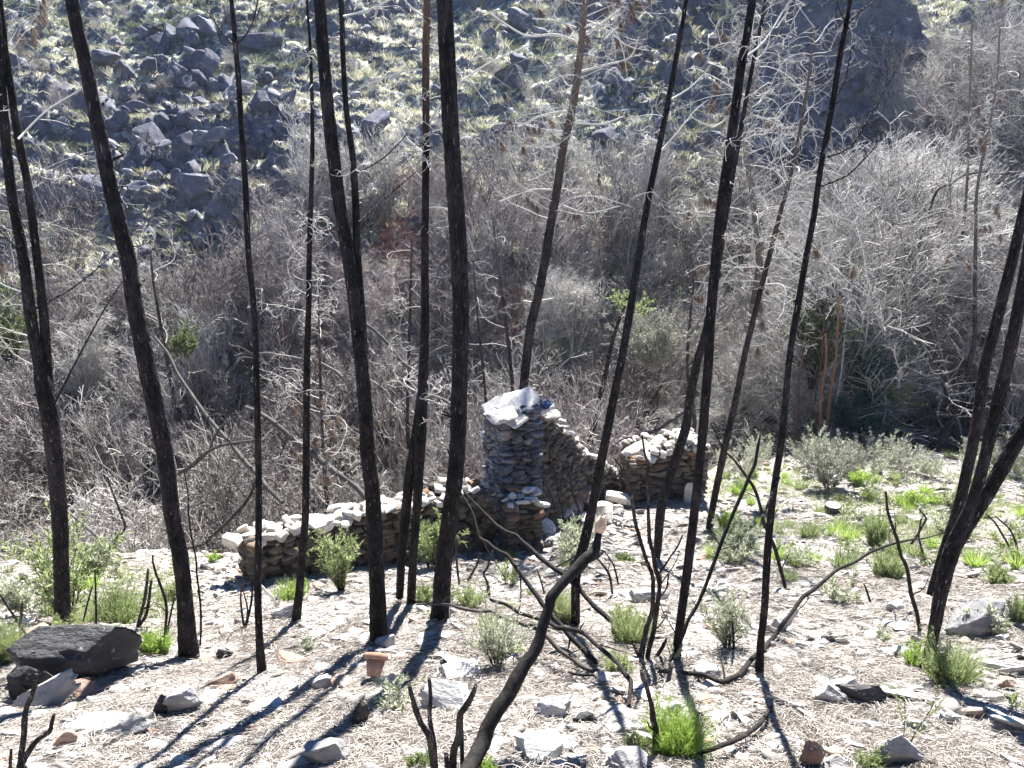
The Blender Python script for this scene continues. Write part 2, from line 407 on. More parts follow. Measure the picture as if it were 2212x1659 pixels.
# ------------------------------------------------------------------ terrain, one sheet
rows = np.concatenate([np.linspace(-9, 1.5, 40), np.linspace(1.56, 24, 330), np.linspace(24.15, 75, 260), np.linspace(75.8, 140, 60)])
cols = np.linspace(-1.35, 1.35, 560)
YY, SS = np.meshgrid(rows, cols, indexing='ij')
XX = SS*(np.maximum(YY, 0)+9+np.where(YY < 0, -YY*0.2, 0))
XX = SS*(np.abs(YY)*0.85+5.5)
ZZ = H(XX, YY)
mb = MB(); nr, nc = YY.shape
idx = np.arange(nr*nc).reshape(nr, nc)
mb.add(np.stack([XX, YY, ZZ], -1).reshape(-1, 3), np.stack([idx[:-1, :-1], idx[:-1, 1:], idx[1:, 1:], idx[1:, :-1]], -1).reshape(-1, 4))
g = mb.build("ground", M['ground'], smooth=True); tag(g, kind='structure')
mb = MB()   # distant land beyond the ridge, out to the horizon
a = np.linspace(0, 2*math.pi, 49)[:-1]
def ringpts(r, z): return np.stack([r*np.cos(a), 30+r*np.sin(a), np.full(48, z)], 1)
vv = np.concatenate([ringpts(105, -16), ringpts(400, -10), ringpts(1500, -20)])
i = np.arange(48); j = (i+1) % 48
mb.add(vv, np.concatenate([np.stack([i, j, j+48, i+48], 1), np.stack([i+48, j+48, j+96, i+96], 1)]))
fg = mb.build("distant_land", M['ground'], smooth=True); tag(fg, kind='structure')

# ------------------------------------------------------------------ rocks
def ico(sub):
    import bmesh
    bm = bmesh.new(); bmesh.ops.create_icosphere(bm, subdivisions=sub, radius=1.0)
    v = np.array([x.co[:] for x in bm.verts]); f = np.array([[y.index for y in x.verts] for x in bm.faces]); bm.free()
    return v, f
ICO = {s: ico(s) for s in (1, 2, 3, 4, 5)}
def n3(p, f, seed):
    return vnoise(p[:, 0]*f+p[:, 2]*f*0.7+50, p[:, 1]*f-p[:, 2]*f*0.6+50, seed)+vnoise(p[:, 1]*f+9, p[:, 2]*f+p[:, 0]*0.4*f+30, seed+1)
def rock_v(rng, sub, dims, cuts=12, rough=0.05, strata=0.0, lo=0.45, hi=0.82, box=0.75, pre=0.0):
    v, f = ICO[sub]; v = v.copy()*1.0
    v = np.sign(v)*np.abs(v)**box
    if pre:      # craggy lumps first, then clean fracture planes
        v = v*(1+pre*(n3(v, 1.6, 301)+0.6*n3(v, 4.0, 303)))[:, None]
        st = np.floor(v[:, 2]*4.0+n3(v, 1.2, 305)); v[:, :2] *= (1+0.16*(np.random.RandomState(9).rand(64)[st.astype(int) % 64]-0.5))[:, None]
    for k in range(cuts):
        n = rng.randn(3); n /= np.linalg.norm(n); d = rng.uniform(lo, hi)
        s = v@n-d; s = np.where(s > 0, s, 0); v = v-s[:, None]*n
    v /= np.abs(v).max(0)
    if strata:
        fq = 5.5
        st = np.round(v[:, 2]*fq+n3(v, 2.0, 71)*1.2)
        off = np.random.RandomState(7).rand(64)[(st.astype(int)) % 64]-0.5
        v[:, :2] *= (1+strata*off)[:, None]
    if rough:
        sd_ = rng.randint(100, 200)
        r = n3(v, 2.2, sd_)*1.0+n3(v, 6.0, sd_+2)*0.45+(n3(v, 14.0, sd_+4)*0.2 if sub >= 4 else 0)
        v = v*(1+rough*r)[:, None]
    return v*np.asarray(dims)*0.5, f
def rot(rx, ry, rz):
    cx, sx_ = math.cos(rx), math.sin(rx); cy, sy = math.cos(ry), math.sin(ry); cz, sz = math.cos(rz), math.sin(rz)
    Rx = np.array([[1, 0, 0], [0, cx, -sx_], [0, sx_, cx]]); Ry = np.array([[cy, 0, sy], [0, 1, 0], [-sy, 0, cy]]); Rz = np.array([[cz, -sz, 0], [sz, cz, 0], [0, 0, 1]])
    return Rz@Ry@Rx

def boulder(name, label, u, v, wpx, hpx, mat='rock', dy=0.8, tilt=(0.25, 0, 0), seed=1, strata=0.25, cuts=13, sink=0.24, rough=0.06, cat='rock', ymin=0, sub=5, group=None, pre=0.0):
    """u,v: pixel of the middle of its foot; wpx,hpx: its size in the photograph"""
    rng = np.random.RandomState(seed)
    p = hit(u, v, ymin); d = depth_of(p)
    W = wpx/F*d; Hh = hpx/F*d/0.80*(0.8 if mat == 'rock_pale' else 1.0)
    vv, f = rock_v(rng, sub, (W*1.1, W*dy, Hh), cuts, rough, strata, pre=pre)
    R = rot(*tilt); vv = vv@R.T
    c = p+np.array([0, W*dy*0.30, 0]); c[2] = float(H(c[0], c[1]))
    vv[:, 2] -= vv[:, 2].min()
    vv = vv+np.array([c[0], c[1], min(c[2], p[2]+0.2)-sink*Hh])
    mb = MB(); mb.add(vv, None, f)
    o = mb.build(name, M[mat], origin=(c[0], c[1], c[2]))
    return tag(o, label, cat, group)

# u, v(foot), w, h, mat, dy, tilt, seed
BOULD = [
 ("boulder", "large dark layered boulder at the left edge, the biggest rock on the near slope", 156, 1478, 245, 190, 'rock_black', 0.6, (0.30, -0.06, 0.15), 3),
 ("boulder", "dark blocky boulder below the big layered boulder at the left edge", 58, 1514, 100, 105, 'rock_black', 0.8, (0.2, 0.1, 0.3), 4),
 ("stone_slab", "tilted pale slab with a black underside leaning on the left boulders", 95, 1532, 130, 44, 'rock', 0.5, (0.35, -0.45, 0.5), 5),
 ("rock", "rounded brown rock on the litter right of the tilted left slab", 163, 1512, 66, 38, 'rock_rust', 0.8, (0.1, 0, 0), 6),
 ("stone_slab", "long low pale slab half buried in the bottom left of the slope", 220, 1592, 170, 52, 'rock_pale', 0.5, (0.25, -0.1, 0.15), 7),
 ("rock", "dark brown rock at the lower left end of the long pale slab", 132, 1618, 52, 48, 'rock_rust', 0.8, (0.1, 0.2, 0.4), 8),
 ("rock", "grey upright rock with a black left face in the tree shadow lower left", 388, 1546, 80, 72, 'rock', 0.6, (0.2, 0.25, 0.4), 9),
 ("rock", "small black pointed rock leaning on the grey upright rock lower left", 350, 1548, 38, 64, 'rock_black', 0.8, (0.1, 0.2, 0.8), 10),
 ("rock", "pale rock with brown underside between the second and third left trunks", 478, 1485, 56, 26, 'rock_rust', 0.6, (0.3, -0.2, 0.2), 11),
 ("rock", "grey block just right of the foot of the second trunk from the left", 476, 1424, 48, 34, 'rock_black', 0.8, (0.1, 0, 0.3), 12),
 ("rock", "pale pointed rock cut by the bottom edge left of the centre", 700, 1662, 88, 58, 'rock', 0.8, (0.1, 0.3, 0.3), 13),
 ("stone_slab", "smooth pale slab standing left of the thin trunk below the long wall", 612, 1338, 55, 44, 'rock_pale', 0.5, (0.2, -0.45, 0.3), 14),
 ("boulder", "white boulder half in the thick trunk's shadow in the centre foreground", 985, 1470, 92, 66, 'rock_pale', 0.8, (0.25, -0.3, 0.4), 15),
 ("rock", "pale rounded rock just right of the terracotta flower pot", 852, 1490, 44, 50, 'rock_pale', 0.8, (0.2, 0.2, 0.2), 16),
 ("rock", "large grey slab beside the burnt stump stems at bottom centre", 960, 1535, 120, 66, 'rock', 0.7, (0.2, -0.1, -0.3), 17),
 ("rock", "narrow black rock standing below the terracotta flower pot", 776, 1568, 40, 66, 'rock_black', 0.7, (0.1, 0.25, 0.2), 18),
 ("stone_slab", "long white slab lying right of the leaning charred trunk", 1192, 1552, 92, 54, 'rock_pale', 0.6, (0.3, -0.35, -0.4), 19),
 ("rock", "small black angular stone below the crossing burnt branches", 1265, 1566, 54, 34, 'rock_black', 0.7, (0.1, 0.1, 0.1), 20),
 ("boulder", "broad white boulder at the bottom right of the leaning charred trunk", 1158, 1645, 110, 60, 'rock_pale', 0.8, (0.2, 0, 0.2), 21),
 ("boulder", "grey ribbed boulder cut by the bottom edge left of the lime green bush", 1352, 1665, 110, 46, 'rock', 0.7, (0.35, 0.35, 0.5), 47),
 ("boulder", "smooth white boulder among burnt stems in the middle of the slope", 1405, 1296, 74, 56, 'rock_pale', 0.7, (0.2, 0, 0.1), 23),
 ("rock", "bluish grey upright rock behind the long arched branch at right", 1690, 1362, 58, 70, 'rock', 0.6, (0.2, 0.25, 0.3), 24),
 ("stone_slab", "broken black slab propped on the litter in the lower right", 1868, 1522, 125, 56, 'rock_black', 0.30, (-0.75, 0.32, 0.1), 25),
 ("stone_slab", "white slab lying left of the broken black slab in the lower right", 1795, 1522, 72, 54, 'rock_pale', 0.7, (0.35, 0.1, 0.1), 26),
 ("rock", "pale rock with a rusty hollow left of the right hand trunks", 1938, 1322, 50, 36, 'rock_pale', 0.7, (0.2, 0.3, 0.2), 27),
 ("boulder", "large rounded grey boulder right of the leaning right hand trunks", 2108, 1368, 135, 118, 'rock', 0.7, (0.3, 0, 0.25), 28),
 ("rock", "small round white rock left of the right hand trunk base", 1955, 1368, 40, 30, 'rock_pale', 0.8, (0.1, 0, 0), 29),
 ("stone_slab", "big pointed white slab at the bottom edge in the right foreground", 1945, 1662, 125, 84, 'rock_pale', 0.5, (0.3, 0.45, 0.3), 30),
 ("rock", "upright brown grey stone crossed by a trunk shadow near the bottom right", 1750, 1665, 52, 88, 'rock_rust', 0.7, (0.15, 0.1, 0.3), 31),
 ("rock", "smooth white rock at the bottom edge between two tall stones", 1810, 1668, 66, 50, 'rock_pale', 0.8, (0.1, 0, 0), 32),
 ("rock", "tilted white stone right of the bare grass stalk lower right", 1982, 1578, 44, 46, 'rock_pale', 0.8, (0.3, 0.4, 0.1), 33),
 ("rock", "white wedge shaped stone beside the right hand shadow", 2058, 1565, 52, 36, 'rock_pale', 0.6, (0.2, 0.3, 0.2), 34),
 ("rock", "rusty stone at the right edge of the slope", 2172, 1490, 40, 28, 'rock_rust', 0.7, (0.2, 0.3, 0.2), 35),
 ("rock", "dark heavy stone at the foot of the tall ruined corner", 1148, 1172, 58, 36, 'rock', 0.8, (0.1, 0, 0), 36),
 ("rock", "pale flat stone with a rust brown side above the centre shrub", 1110, 1238, 80, 26, 'rock_pale', 0.7, (0.2, 0, 0.1), 37),
 ("rock", "grey rock touched by the burnt centre trunk's shadow", 832, 1398, 40, 28, 'rock', 0.8, (0.2, 0, 0.4), 38),
 ("rock", "blue grey round rock in the shadow left of the flower pot", 690, 1490, 44, 34, 'rock', 0.8, (0.1, 0.1, 0.1), 39),
 ("rock", "white rocks wedge below the burnt shrub in the right centre", 1540, 1470, 70, 34, 'rock_pale', 0.8, (0.2, 0.1, 0.1), 40),
]
for (nm, lb, u, v, w, h, mt, dy, tl, sdd) in BOULD:
    boulder(nm, lb, u, v, w, h, mt, dy, tl, seed=sdd*7, **(dict(strata=0.12, rough=0.07, cuts=18, pre=0.5) if mt == 'rock_black' else {}), cat='slab' if nm == 'stone_slab' else nm)

# middle sized loose stones: individual copies of twelve shapes
rng = np.random.RandomState(5)
def protos(n, mats, sub, dims, seed, **kw):
    out = []
    for k in range(n):
        r = np.random.RandomState(seed+k); vv, f = rock_v(r, sub, (1.0, r.uniform(0.5, 0.9), r.uniform(*dims)), **kw)
        mb = MB(); mb.add(vv, None, f); out.append(mb.mesh("stone", M[mats[k % len(mats)]]))
    return out
def scatter_rock(name, me, p, s, rz, tilt, label, cat, group, slope=True):
    o = bpy.data.objects.new(name, me); COL.objects.link(o)
    o.location = p; o.scale = (s, s, s)
    o.rotation_euler = (tilt[0]-(0.43 if slope else 0), tilt[1], 0)
    o.rotation_mode = 'XYZ'
    R = rot(tilt[0], tilt[1], rz)
    o.rotation_euler = __import__('mathutils').Matrix([list(x) for x in (rot(-0.42 if slope else 0.45, 0, 0)@R)]).to_euler()
    return tag(o, label, cat, group)
sl = protos(12, ['rock_pale', 'rock', 'rock_pale', 'rock_pale', 'rock_rust', 'rock_pale'], 4, (0.12, 0.30), 300, cuts=13, rough=0.03, strata=0.12, box=0.5, lo=0.5, hi=1.1)
cnt = 0
while cnt < 215:
    u = rng.uniform(-60, 2270); v = rng.uniform(1130, 1690)
    if u < 560 and v < 1190 + 0*u: continue
    if 540 < u < 1060 and v < 1290: continue
    if 1040 < u < 1560 and v < 1180: continue
    p = hit(u, v)
    if rng.rand() > 0.35+0.65*float(sstep(-0.1, 0.25, fbm(p[0]*0.8, p[1]*0.8, 41, 2))) : continue
    s = 0.11+0.30*rng.rand()**2.8
    ki = rng.randint(12); scatter_rock("loose_stone", sl[ki], (p[0], p[1], p[2]-0.03*s), s, rng.uniform(0, 6.3), (rng.uniform(-.35, .35), rng.uniform(-.35, .35)),
                 ("rusty " if ki % 6 == 4 else ("grey " if ki % 6 == 1 else "white "))+("large" if s > 0.22 else ("medium" if s > 0.14 else "small"))+" loose stone "+near(p), "stone", "loose stones on the near slope")
    cnt += 1

# small stones beyond counting
st_v = [rock_v(np.random.RandomState(900+k), 2, (1.0, 0.5+0.4*((k*37) % 10)/10, 0.16+0.3*((k*53) % 10)/10), cuts=9, rough=0.03, box=0.5, lo=0.5, hi=1.1) for k in range(10)]
def scatter_mesh(mb, P, S, rng, tmpl, up=0.0, tl=0.45, slope=-0.42, arng=(0, 1)):
    for k, (vv, f) in enumerate(tmpl):
        sel = np.arange(len(P)) % len(tmpl) == k
        p = P[sel]; s = S[sel]; n = len(p)
        if n == 0: continue
        Rs = np.stack([rot(slope, 0, 0)@rot(rng.uniform(-tl, tl), rng.uniform(-tl, tl), rng.uniform(0, 6.3)) for _ in range(n)])
        V = np.einsum('nij,vj->nvi', Rs, vv)*s[:, None, None]+p[:, None, :]
        V[:, :, 2] += (up*s)[:, None]
        fi = (f[None]+(np.arange(n)*len(vv))[:, None, None]).reshape(-1, 3)
        mb.add(V.reshape(-1, 3), None, fi, np.repeat(rng.uniform(*arng, n), len(vv)))
def ground_pts(n, y0, y1, rng, spread=0.75):
    Y = y0*np.exp(rng.rand(n)*math.log(y1/y0)); X = rng.uniform(-spread, spread, n)*(Y+1.5)
    return np.stack([X, Y, H(X, Y)], 1)
def on_bank(P, m=0.3):
    Yb = np.interp(P[:, 0], [-8, -3.5, 0, 2.2, 4.2, 7, 14], [12.6, 12.8, 13.6, 16.8, 18.2, 20.5, 21.0])
    return P[P[:, 1] < Yb+m]
mb = MB(); P = on_bank(ground_pts(17000, 2.4, 21, rng))
dn = sstep(-0.25, 0.2, fbm(P[:, 0]*0.8, P[:, 1]*0.8, 41, 2)); P = P[rng.rand(len(P)) < 0.25+0.75*dn]
S = (0.03+0.17*rng.rand(len(P))**3.2)*np.clip(0.6+P[:, 1]/12, 0.7, 1.8)
scatter_mesh(mb, P, S, rng, st_v, up=0.03)
# rubble fan left of the long wall and around the ruin
for (u0, v0, u1, v1, n, s0) in ((350, 1180, 560, 1290, 700, 0.16), (200, 1230, 480, 1330, 250, 0.12), (1190, 1120, 1380, 1190, 140, 0.15), (980, 1180, 1180, 1260, 120, 0.13), (1500, 1080, 1600, 1180, 90, 0.14), (1050, 1560, 1450, 1659, 90, .12)):
    us = rng.uniform(u0, u1, n); vs_ = rng.uniform(v0, v1, n)
    P = np.array([hit(a_, b_) for a_, b_ in zip(us, vs_)])
    scatter_mesh(mb, P, s0*(0.35+rng.rand(n)), rng, st_v, up=0.05)
tag(mb.build("scattered_stones", M['scree']), "small pale schist chips and rubble scattered over the near slope", "stones", kind='stuff')

# pine needle litter
mb = MB(); P = on_bank(ground_pts(130000, 2.3, 17, rng, 0.72), 0)
keep = rng.rand(len(P)) < 0.30+0.70*sstep(-0.25, 0.15, fbm(P[:, 0]*1.1, P[:, 1]*1.1, 57, 3)); P = P[keep]; n = len(P)
ang = rng.uniform(0, 2*math.pi, n)+1.5*fbm(P[:, 0]*2, P[:, 1]*2, 61, 2); L = rng.uniform(0.06, 0.17, n)
dx = np.cos(ang)*L*0.5; dy = np.sin(ang)*L*0.5
bend = rng.uniform(-0.2, 0.2, n)
A = np.stack([P[:, 0]-dx, P[:, 1]-dy, H(P[:, 0]-dx, P[:, 1]-dy)+rng.uniform(0.002, 0.022, n)], 1)
B = np.stack([P[:, 0]+dx, P[:, 1]+dy, H(P[:, 0]+dx, P[:, 1]+dy)+rng.uniform(0.002, 0.035, n)], 1)
C_ = (A+B)/2; C_[:, 0] += -dy*bend; C_[:, 1] += dx*bend; C_[:, 2] += rng.uniform(0.0, 0.02, n)
rr = (0.0018+0.0016*rng.rand(n))*np.clip(P[:, 1]/6, 0.8, 2.0)
tubes(mb, np.stack([A, C_, B], 1), np.stack([rr, rr, rr*0.6], 1), 3, rng.rand(n))
tag(mb.build("needle_litter", M['needle']), "dry pine needles carpeting the near slope", "needles", kind='stuff')

# ------------------------------------------------------------------ ruined drystone walls
ws_t = [rock_v(np.random.RandomState(700+k), 2, (1.0, 1.0, 1.0), cuts=15, rough=0.03, lo=0.62, hi=1.15, box=0.35) for k in range(14)]
def put_stones(mb, C, D, Rz, rng, arng=(0, 0.93), tl=0.19, rust=0.06, tmpl=ws_t):
    """C centres, D dims, Rz rotation about z of each stone"""
    n = len(C)
    ks = rng.randint(0, len(tmpl), n)
    for i_ in range(n):
        vv, f = tmpl[ks[i_]]
        R = rot(rng.uniform(-tl, tl), rng.uniform(-tl, tl), Rz[i_]+rng.uniform(-tl, tl))
        v_ = (vv*D[i_])@R.T+C[i_]
        a_ = rng.uniform(0.93, 1.0) if rng.rand() < rust else rng.uniform(*arng)
        mb.add(v_, None, f, a_)
def drywall(parent, A, B, top, thick, rng, mat='wall', base=None, ch=(0.045, 0.11), sl_=(0.12, 0.36), coping=True, rust=0.06, ends=True, copmat='coping'):
    """A,B: (x,y) of the wall's ends; base(t), top(t): heights along it"""
    A = np.array(A, float); B = np.array(B, float); d = B-A; L = np.linalg.norm(d); d /= L
    nrm = np.array([d[1], -d[0]])            # towards the camera
    if nrm[1] > 0: nrm = -nrm
    ang = math.atan2(d[1], d[0])
    if base is None: base = lambda t: float(H(A[0]+d[0]*L*t, A[1]+d[1]*L*t))-0.25
    # core
    nseg = max(2, int(L/0.25)); ts = np.linspace(0, 1, nseg+1); vv = []
    for t in ts:
        c = A+d*L*np.clip(t, 0.06/L, 1-0.06/L)
        for sgn in (1, -1):
            for z in (base(t)-0.1, top(t)-0.10):
                p = c+nrm*sgn*(thick/2-0.09); vv.append((p[0], p[1], z))
    q = []
    for k in range(nseg):
        o_ = 4*k; n_ = 4*(k+1)
        q += [(o_, n_, n_+1, o_+1), (o_+3, n_+3, n_+2, o_+2), (o_+1, n_+1, n_+3, o_+3)]
    q += [(0, 1, 3, 2), (4*nseg, 4*nseg+2, 4*nseg+3, 4*nseg+1)]
    mc = MB(); mc.add(vv, q); mc.build("core", M['core'], parent)
    mbs = MB(); C = []; D = []
    zb = min(base(0), base(1)); zt = max(top(t) for t in ts); z = zb
    while z < zt:
        h = rng.uniform(*ch)
        for side in (1, -1):
            x = -rng.uniform(0, 0.1)
            while x < L:
                l = rng.uniform(*sl_)*(1.0 if h < 0.1 else 1.15)
                if rng.rand() < 0.08: l *= 1.5
                xm = x+l/2; t = np.clip(xm/L, 0, 1)
                if z+h*0.5 < top(t)+rng.uniform(-0.05, 0.03) and z+h > base(t):
                    dep = rng.uniform(0.16, 0.26)
                    c = A+d*min(max(xm, l*0.35), L-l*0.35)+nrm*side*(thick/2-dep/2+rng.uniform(-0.02, 0.03))
                    zz = z+h/2+0.035*math.sin(xm*2.3+z*5)+rng.uniform(-0.02, 0.02)
                    C.append((c[0], c[1], zz)); D.append((l*0.99, dep*1.1, h*(rng.uniform(0.82, 1.0) if rng.rand() > 0.25 else rng.uniform(1.1, 1.7))))
                x += l
        if ends:
            for e in (0, 1):
                y_ = -thick/2+0.1
                while y_ < thick/2-0.05:
                    l = rng.uniform(0.14, 0.30); t = e
                    if z+h*0.5 < top(t):
                        c = A+d*(0.08 if e == 0 else L-0.08)+nrm*(y_+l/2)
                        C.append((c[0], c[1], z+h/2)); D.append((0.22, l*1.05, h*1.05))
                    y_ += l
        z += h*0.94
    put_stones(mbs, np.array(C), np.array(D), np.full(len(C), ang), rng, rust=rust)
    mbs.build("stonework", M[mat], parent)
    if coping:
        mbc = MB(); C = []; D = []; x = 0.0
        while x < L:
            l = rng.uniform(0.10, 0.24)
            for yy in np.arange(-thick/2+0.05, thick/2, 0.17):
                t = min(x/L, 1); c = A+d*(x+l/2)+nrm*(yy+rng.uniform(-0.04, 0.06))
                hh = rng.uniform(0.06, 0.13)
                C.append((c[0], c[1], top(t)+rng.uniform(-0.09, 0.05))); D.append((l*rng.uniform(0.7, 1.7), rng.uniform(.12, .28), hh*rng.uniform(0.5, 1.5)))
            x += l*0.75
        put_stones(mbc, np.array(C), np.array(D), rng.uniform(0, 3.1, len(C)), rng, tl=0.45, arng=(0, 1), rust=0.0)
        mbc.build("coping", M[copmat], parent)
def lin(ts, zs, wob=0.03, seed=0):
    return lambda t: float(np.interp(t, ts, zs)+wob*2.6*(vnoise(t*9.0, 3.3, 80+seed)+0.7*vnoise(t*31.0, 7.3, 80+seed)))

rng = np.random.RandomState(77)
def XY(u, v, Y): p = at(u, v, Y); return (p[0], p[1])
zat = lambda u, v, Y: float(at(u, v, Y)[2])
# long low wall
A = XY(520, 1150, 9.6); B = XY(1048, 1045, 12.1)
w = empty("stone_wall", (A[0], A[1], float(H(*A))))
tag(w, "long low ruined drystone wall with bright tumbled coping stones left of the centre", "wall")
drywall(w, A, B, lin([0, 0.12, 0.3, 0.55, 0.8, 1], [zat(510, 1168, 9.6), zat(565, 1155, 9.8), zat(700, 1122, 10.3), zat(830, 1092, 10.9), zat(950, 1068, 11.5), zat(1048, 1052, 12.1)], 0.04, 1), 0.5, rng,
        base=lambda t: min(float(H(A[0]+(B[0]-A[0])*t, A[1]+(B[1]-A[1])*t))-0.3, zat(550, 1255, 9.6)-0.1))
# pillar: tall corner of the house
pY = 12.3
pl = empty("stone_pillar", tuple(at(1095, 1170, pY)))
tag(pl, "tall ruined corner pillar of blue grey stones under a big capstone", "pillar")
pA = XY(1062, 1170, pY); pB = XY(1136, 1170, pY+0.35)
drywall(pl, (pA[0], pA[1]+0.35), (pB[0]+0.05, pB[1]+0.35), lin([0, 1], [zat(1060, 905, pY), zat(1140, 893, pY)], 0.02, 2), 0.75, rng, mat='wall_blue', coping=False, rust=0.05, sl_=(0.14, 0.40),
        base=lambda t: zat(1095, 1200, pY))
# capstone slabs
def slab(name, parent, pts, zc, thick, mat, rng, tiltx=0.0, tilty=0.0):
    c = np.mean(pts, 0); mb = MB()
    return mb
def wallslab(parent, name, u, v, Y, dims, R, seed, mat='coping', top=None, label=None, group=None):
    r = np.random.RandomState(seed); vv, f = rock_v(r, 4, dims, cuts=9, rough=0.03, strata=0.12, lo=0.62, hi=1.1, box=0.32)
    c = at(u, v, Y); mb = MB(); mb.add(vv@rot(*R).T+c, None, f, r.uniform(0.2, 1))
    if parent is None:
        return tag(mb.build(name, M[mat], origin=tuple(c)), label, 'slab' if 'slab' in name else 'stone', group)
    return mb.build(name, M[mat], parent)
wallslab(pl, "capstone", 1090, 868, 12.85, (0.85, 0.42, 0.07), (0.42, -0.42, 0.30), 811)
wallslab(pl, "capstone", 1118, 874, 12.70, (0.80, 0.46, 0.07), (0.36, -0.34, 0.45), 816)
wallslab(pl, "capstone", 1078, 896, 12.45, (0.55, 0.50, 0.08), (0.20, -0.12, 0.25), 812)
wallslab(pl, "capstone", 1112, 900, 12.50, (0.50, 0.42, 0.07), (0.15, -0.25, 0.8), 817)
wallslab(pl, "capstone", 1150, 866, 12.9, (0.28, 0.25, 0.16), (0.3, 0.2, 0.8), 813)
wallslab(pl, "capstone", 1172, 884, 12.95, (0.26, 0.25, 0.10), (0.1, 0.1, 0.2), 814)
wallslab(pl, "capstone", 1192, 898, 13.1, (0.32, 0.3, 0.07), (0.1, -0.2, 0.1), 815)
# back wall, shaded face
bA = XY(1128, 1160, 12.9); bB = XY(1306, 1085, 15.8)
bw = empty("stone_wall", (bA[0], bA[1], float(H(*bA))))
tag(bw, "shaded ruined house wall stepping down to the right behind the pillar", "wall")
drywall(bw, bA, bB, lin([0, 0.22, 0.30, 0.42, 0.6, 0.8, 1], [zat(1130, 905, 12.9), zat(1190, 888, 13.4), zat(1205, 925, 13.7), zat(1218, 945, 14.1), zat(1250, 968, 14.8), zat(1282, 986, 15.4), zat(1308, 1012, 15.8)], 0.04, 3), 0.55, rng,
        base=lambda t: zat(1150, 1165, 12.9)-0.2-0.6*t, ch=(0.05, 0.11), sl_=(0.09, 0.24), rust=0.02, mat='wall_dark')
# right pier
rA = XY(1352, 1112, 15.1); rB = XY(1512, 1112, 15.3)
rw = empty("stone_pier", (rA[0], rA[1], float(H(*rA))))
tag(rw, "square ruined pier of brown layered stone with white tumbled top at right", "pier")
drywall(rw, (rA[0], rA[1]+0.45), (rB[0], rB[1]+0.45), lin([0, .25, .5, .75, 1], [zat(1350, 985, 15.4), zat(1390, 968, 15.4), zat(1430, 966, 15.4), zat(1470, 958, 15.4), zat(1510, 966, 15.4)], 0.04, 4), 0.95, rng,
        base=lambda t: zat(1400, 1135, 15.1), ch=(0.06, 0.13), sl_=(0.14, 0.42), rust=0.09)
for k, (u, v, dm, R) in enumerate(((1372, 972, (0.60, 0.45, 0.08), (0.2, -0.45, 0.2)), (1418, 958, (0.42, 0.3, 0.12), (0.3, -0.3, 0.5)), (1480, 948, (0.42, 0.3, 0.13), (0.1, -0.1, 0.2)), (1502, 962, (0.25, 0.3, 0.15), (0.1, 0.1, 0.2)), (1444, 966, (.32, .3, .10), (.1, .3, .1)), (1395, 984, (.4, .3, .07), (.1, -.3, .6)))):
    wallslab(rw, "top_stone", u, v, 15.45, dm, R, 820+k)
wallslab(rw, "jamb_stone", 1494, 1072, 14.95, (0.36, 0.14, 0.85), (0.12, -0.08, 0.1), 830, 'rock')
# low stub in front of the pillar and the rubble heap
sA = XY(1085, 1160, 11.8); sB = XY(1160, 1150, 12.0)
sw = empty("stone_wall", (sA[0], sA[1], float(H(*sA))))
tag(sw, "knee high broken wall stub with rusty stones in front of the tall pillar", "wall")
drywall(sw, sA, sB, lin([0, .5, 1], [zat(1090, 1080, 11.9), zat(1120, 1062, 11.9), zat(1160, 1085, 12)], 0.04, 5), 0.5, rng, rust=0.08, base=lambda t: zat(1110, 1185, 11.8))
heap = [(1235, 1088, 14.2, (0.62, 0.45, 0.24), "grey boulder in the rubble between pillar and right pier"),
        (1268, 1065, 14.4, (0.65, 0.5, 0.20), "flat white slab with rusty side on top of the rubble heap"),
        (1300, 1098, 14.2, (0.5, 0.45, 0.26), "white block in the rubble right of the leaning trunk"),
        (1338, 1072, 14.9, (0.6, 0.35, 0.18), "pale slab beside the left jamb of the right pier"),
        (1215, 1112, 13.8, (0.4, 0.35, 0.25), "dark block at the low front of the rubble heap"),
        (1330, 1108, 14.2, (0.55, 0.4, 0.14), "thin pale slab in front of the rubble heap"),
        (1165, 1135, 12.6, (0.6, 0.4, 0.2), "white tilted slab at the doorway of the ruin"),
        (1140, 1150, 12.3, (0.4, 0.35, 0.3), "pale block right of the broken wall stub"),
        (1272, 1128, 13.6, (0.45, 0.3, 0.2), "half buried grey stone in front of the rubble"),
        (508, 1166, 9.6, (0.30, 0.26, 0.15), "large white stone at the left end of the long wall"),
        (1560, 1100, 15.2, (0.4, 0.4, 0.16), "flat pale stone on the ground right of the pier")]
for k, (u, v, Y, dm, lb) in enumerate(heap):
    wallslab(None, "stone_block" if 'slab' not in lb else "stone_slab", u, v, Y, dm, (0.15*math.sin(k*2.1), 0.25*math.sin(k*1.3), k), 840+k, 'rock_rust' if 'rusty' in lb else ('coping' if 'white' in lb or 'pale' in lb else 'rock'), label=lb)
mbr = MB(); C = []
r = np.random.RandomState(4)
for k in range(160):
    u = r.uniform(1195, 1345); v = r.uniform(1078, 1135); p = hit(u, v, 12.5)
    C.append((p[0], p[1], p[2]+r.uniform(0, 0.12)))
for k in range(70):
    u = r.uniform(1130, 1210); v = r.uniform(1120, 1180); p = hit(u, v, 11)
    C.append((p[0], p[1], p[2]+r.uniform(0, 0.1)))
put_stones(mbr, np.array(C), np.stack([r.uniform(.10, .34, len(C)), r.uniform(.08, .24, len(C)), r.uniform(.05, .13, len(C))], 1), r.uniform(0, 3, len(C)), r, tl=0.5)
tag(mbr.build("rubble", M['scree']), "fallen wall stones heaped between the ruin walls", "rubble", kind='stuff')
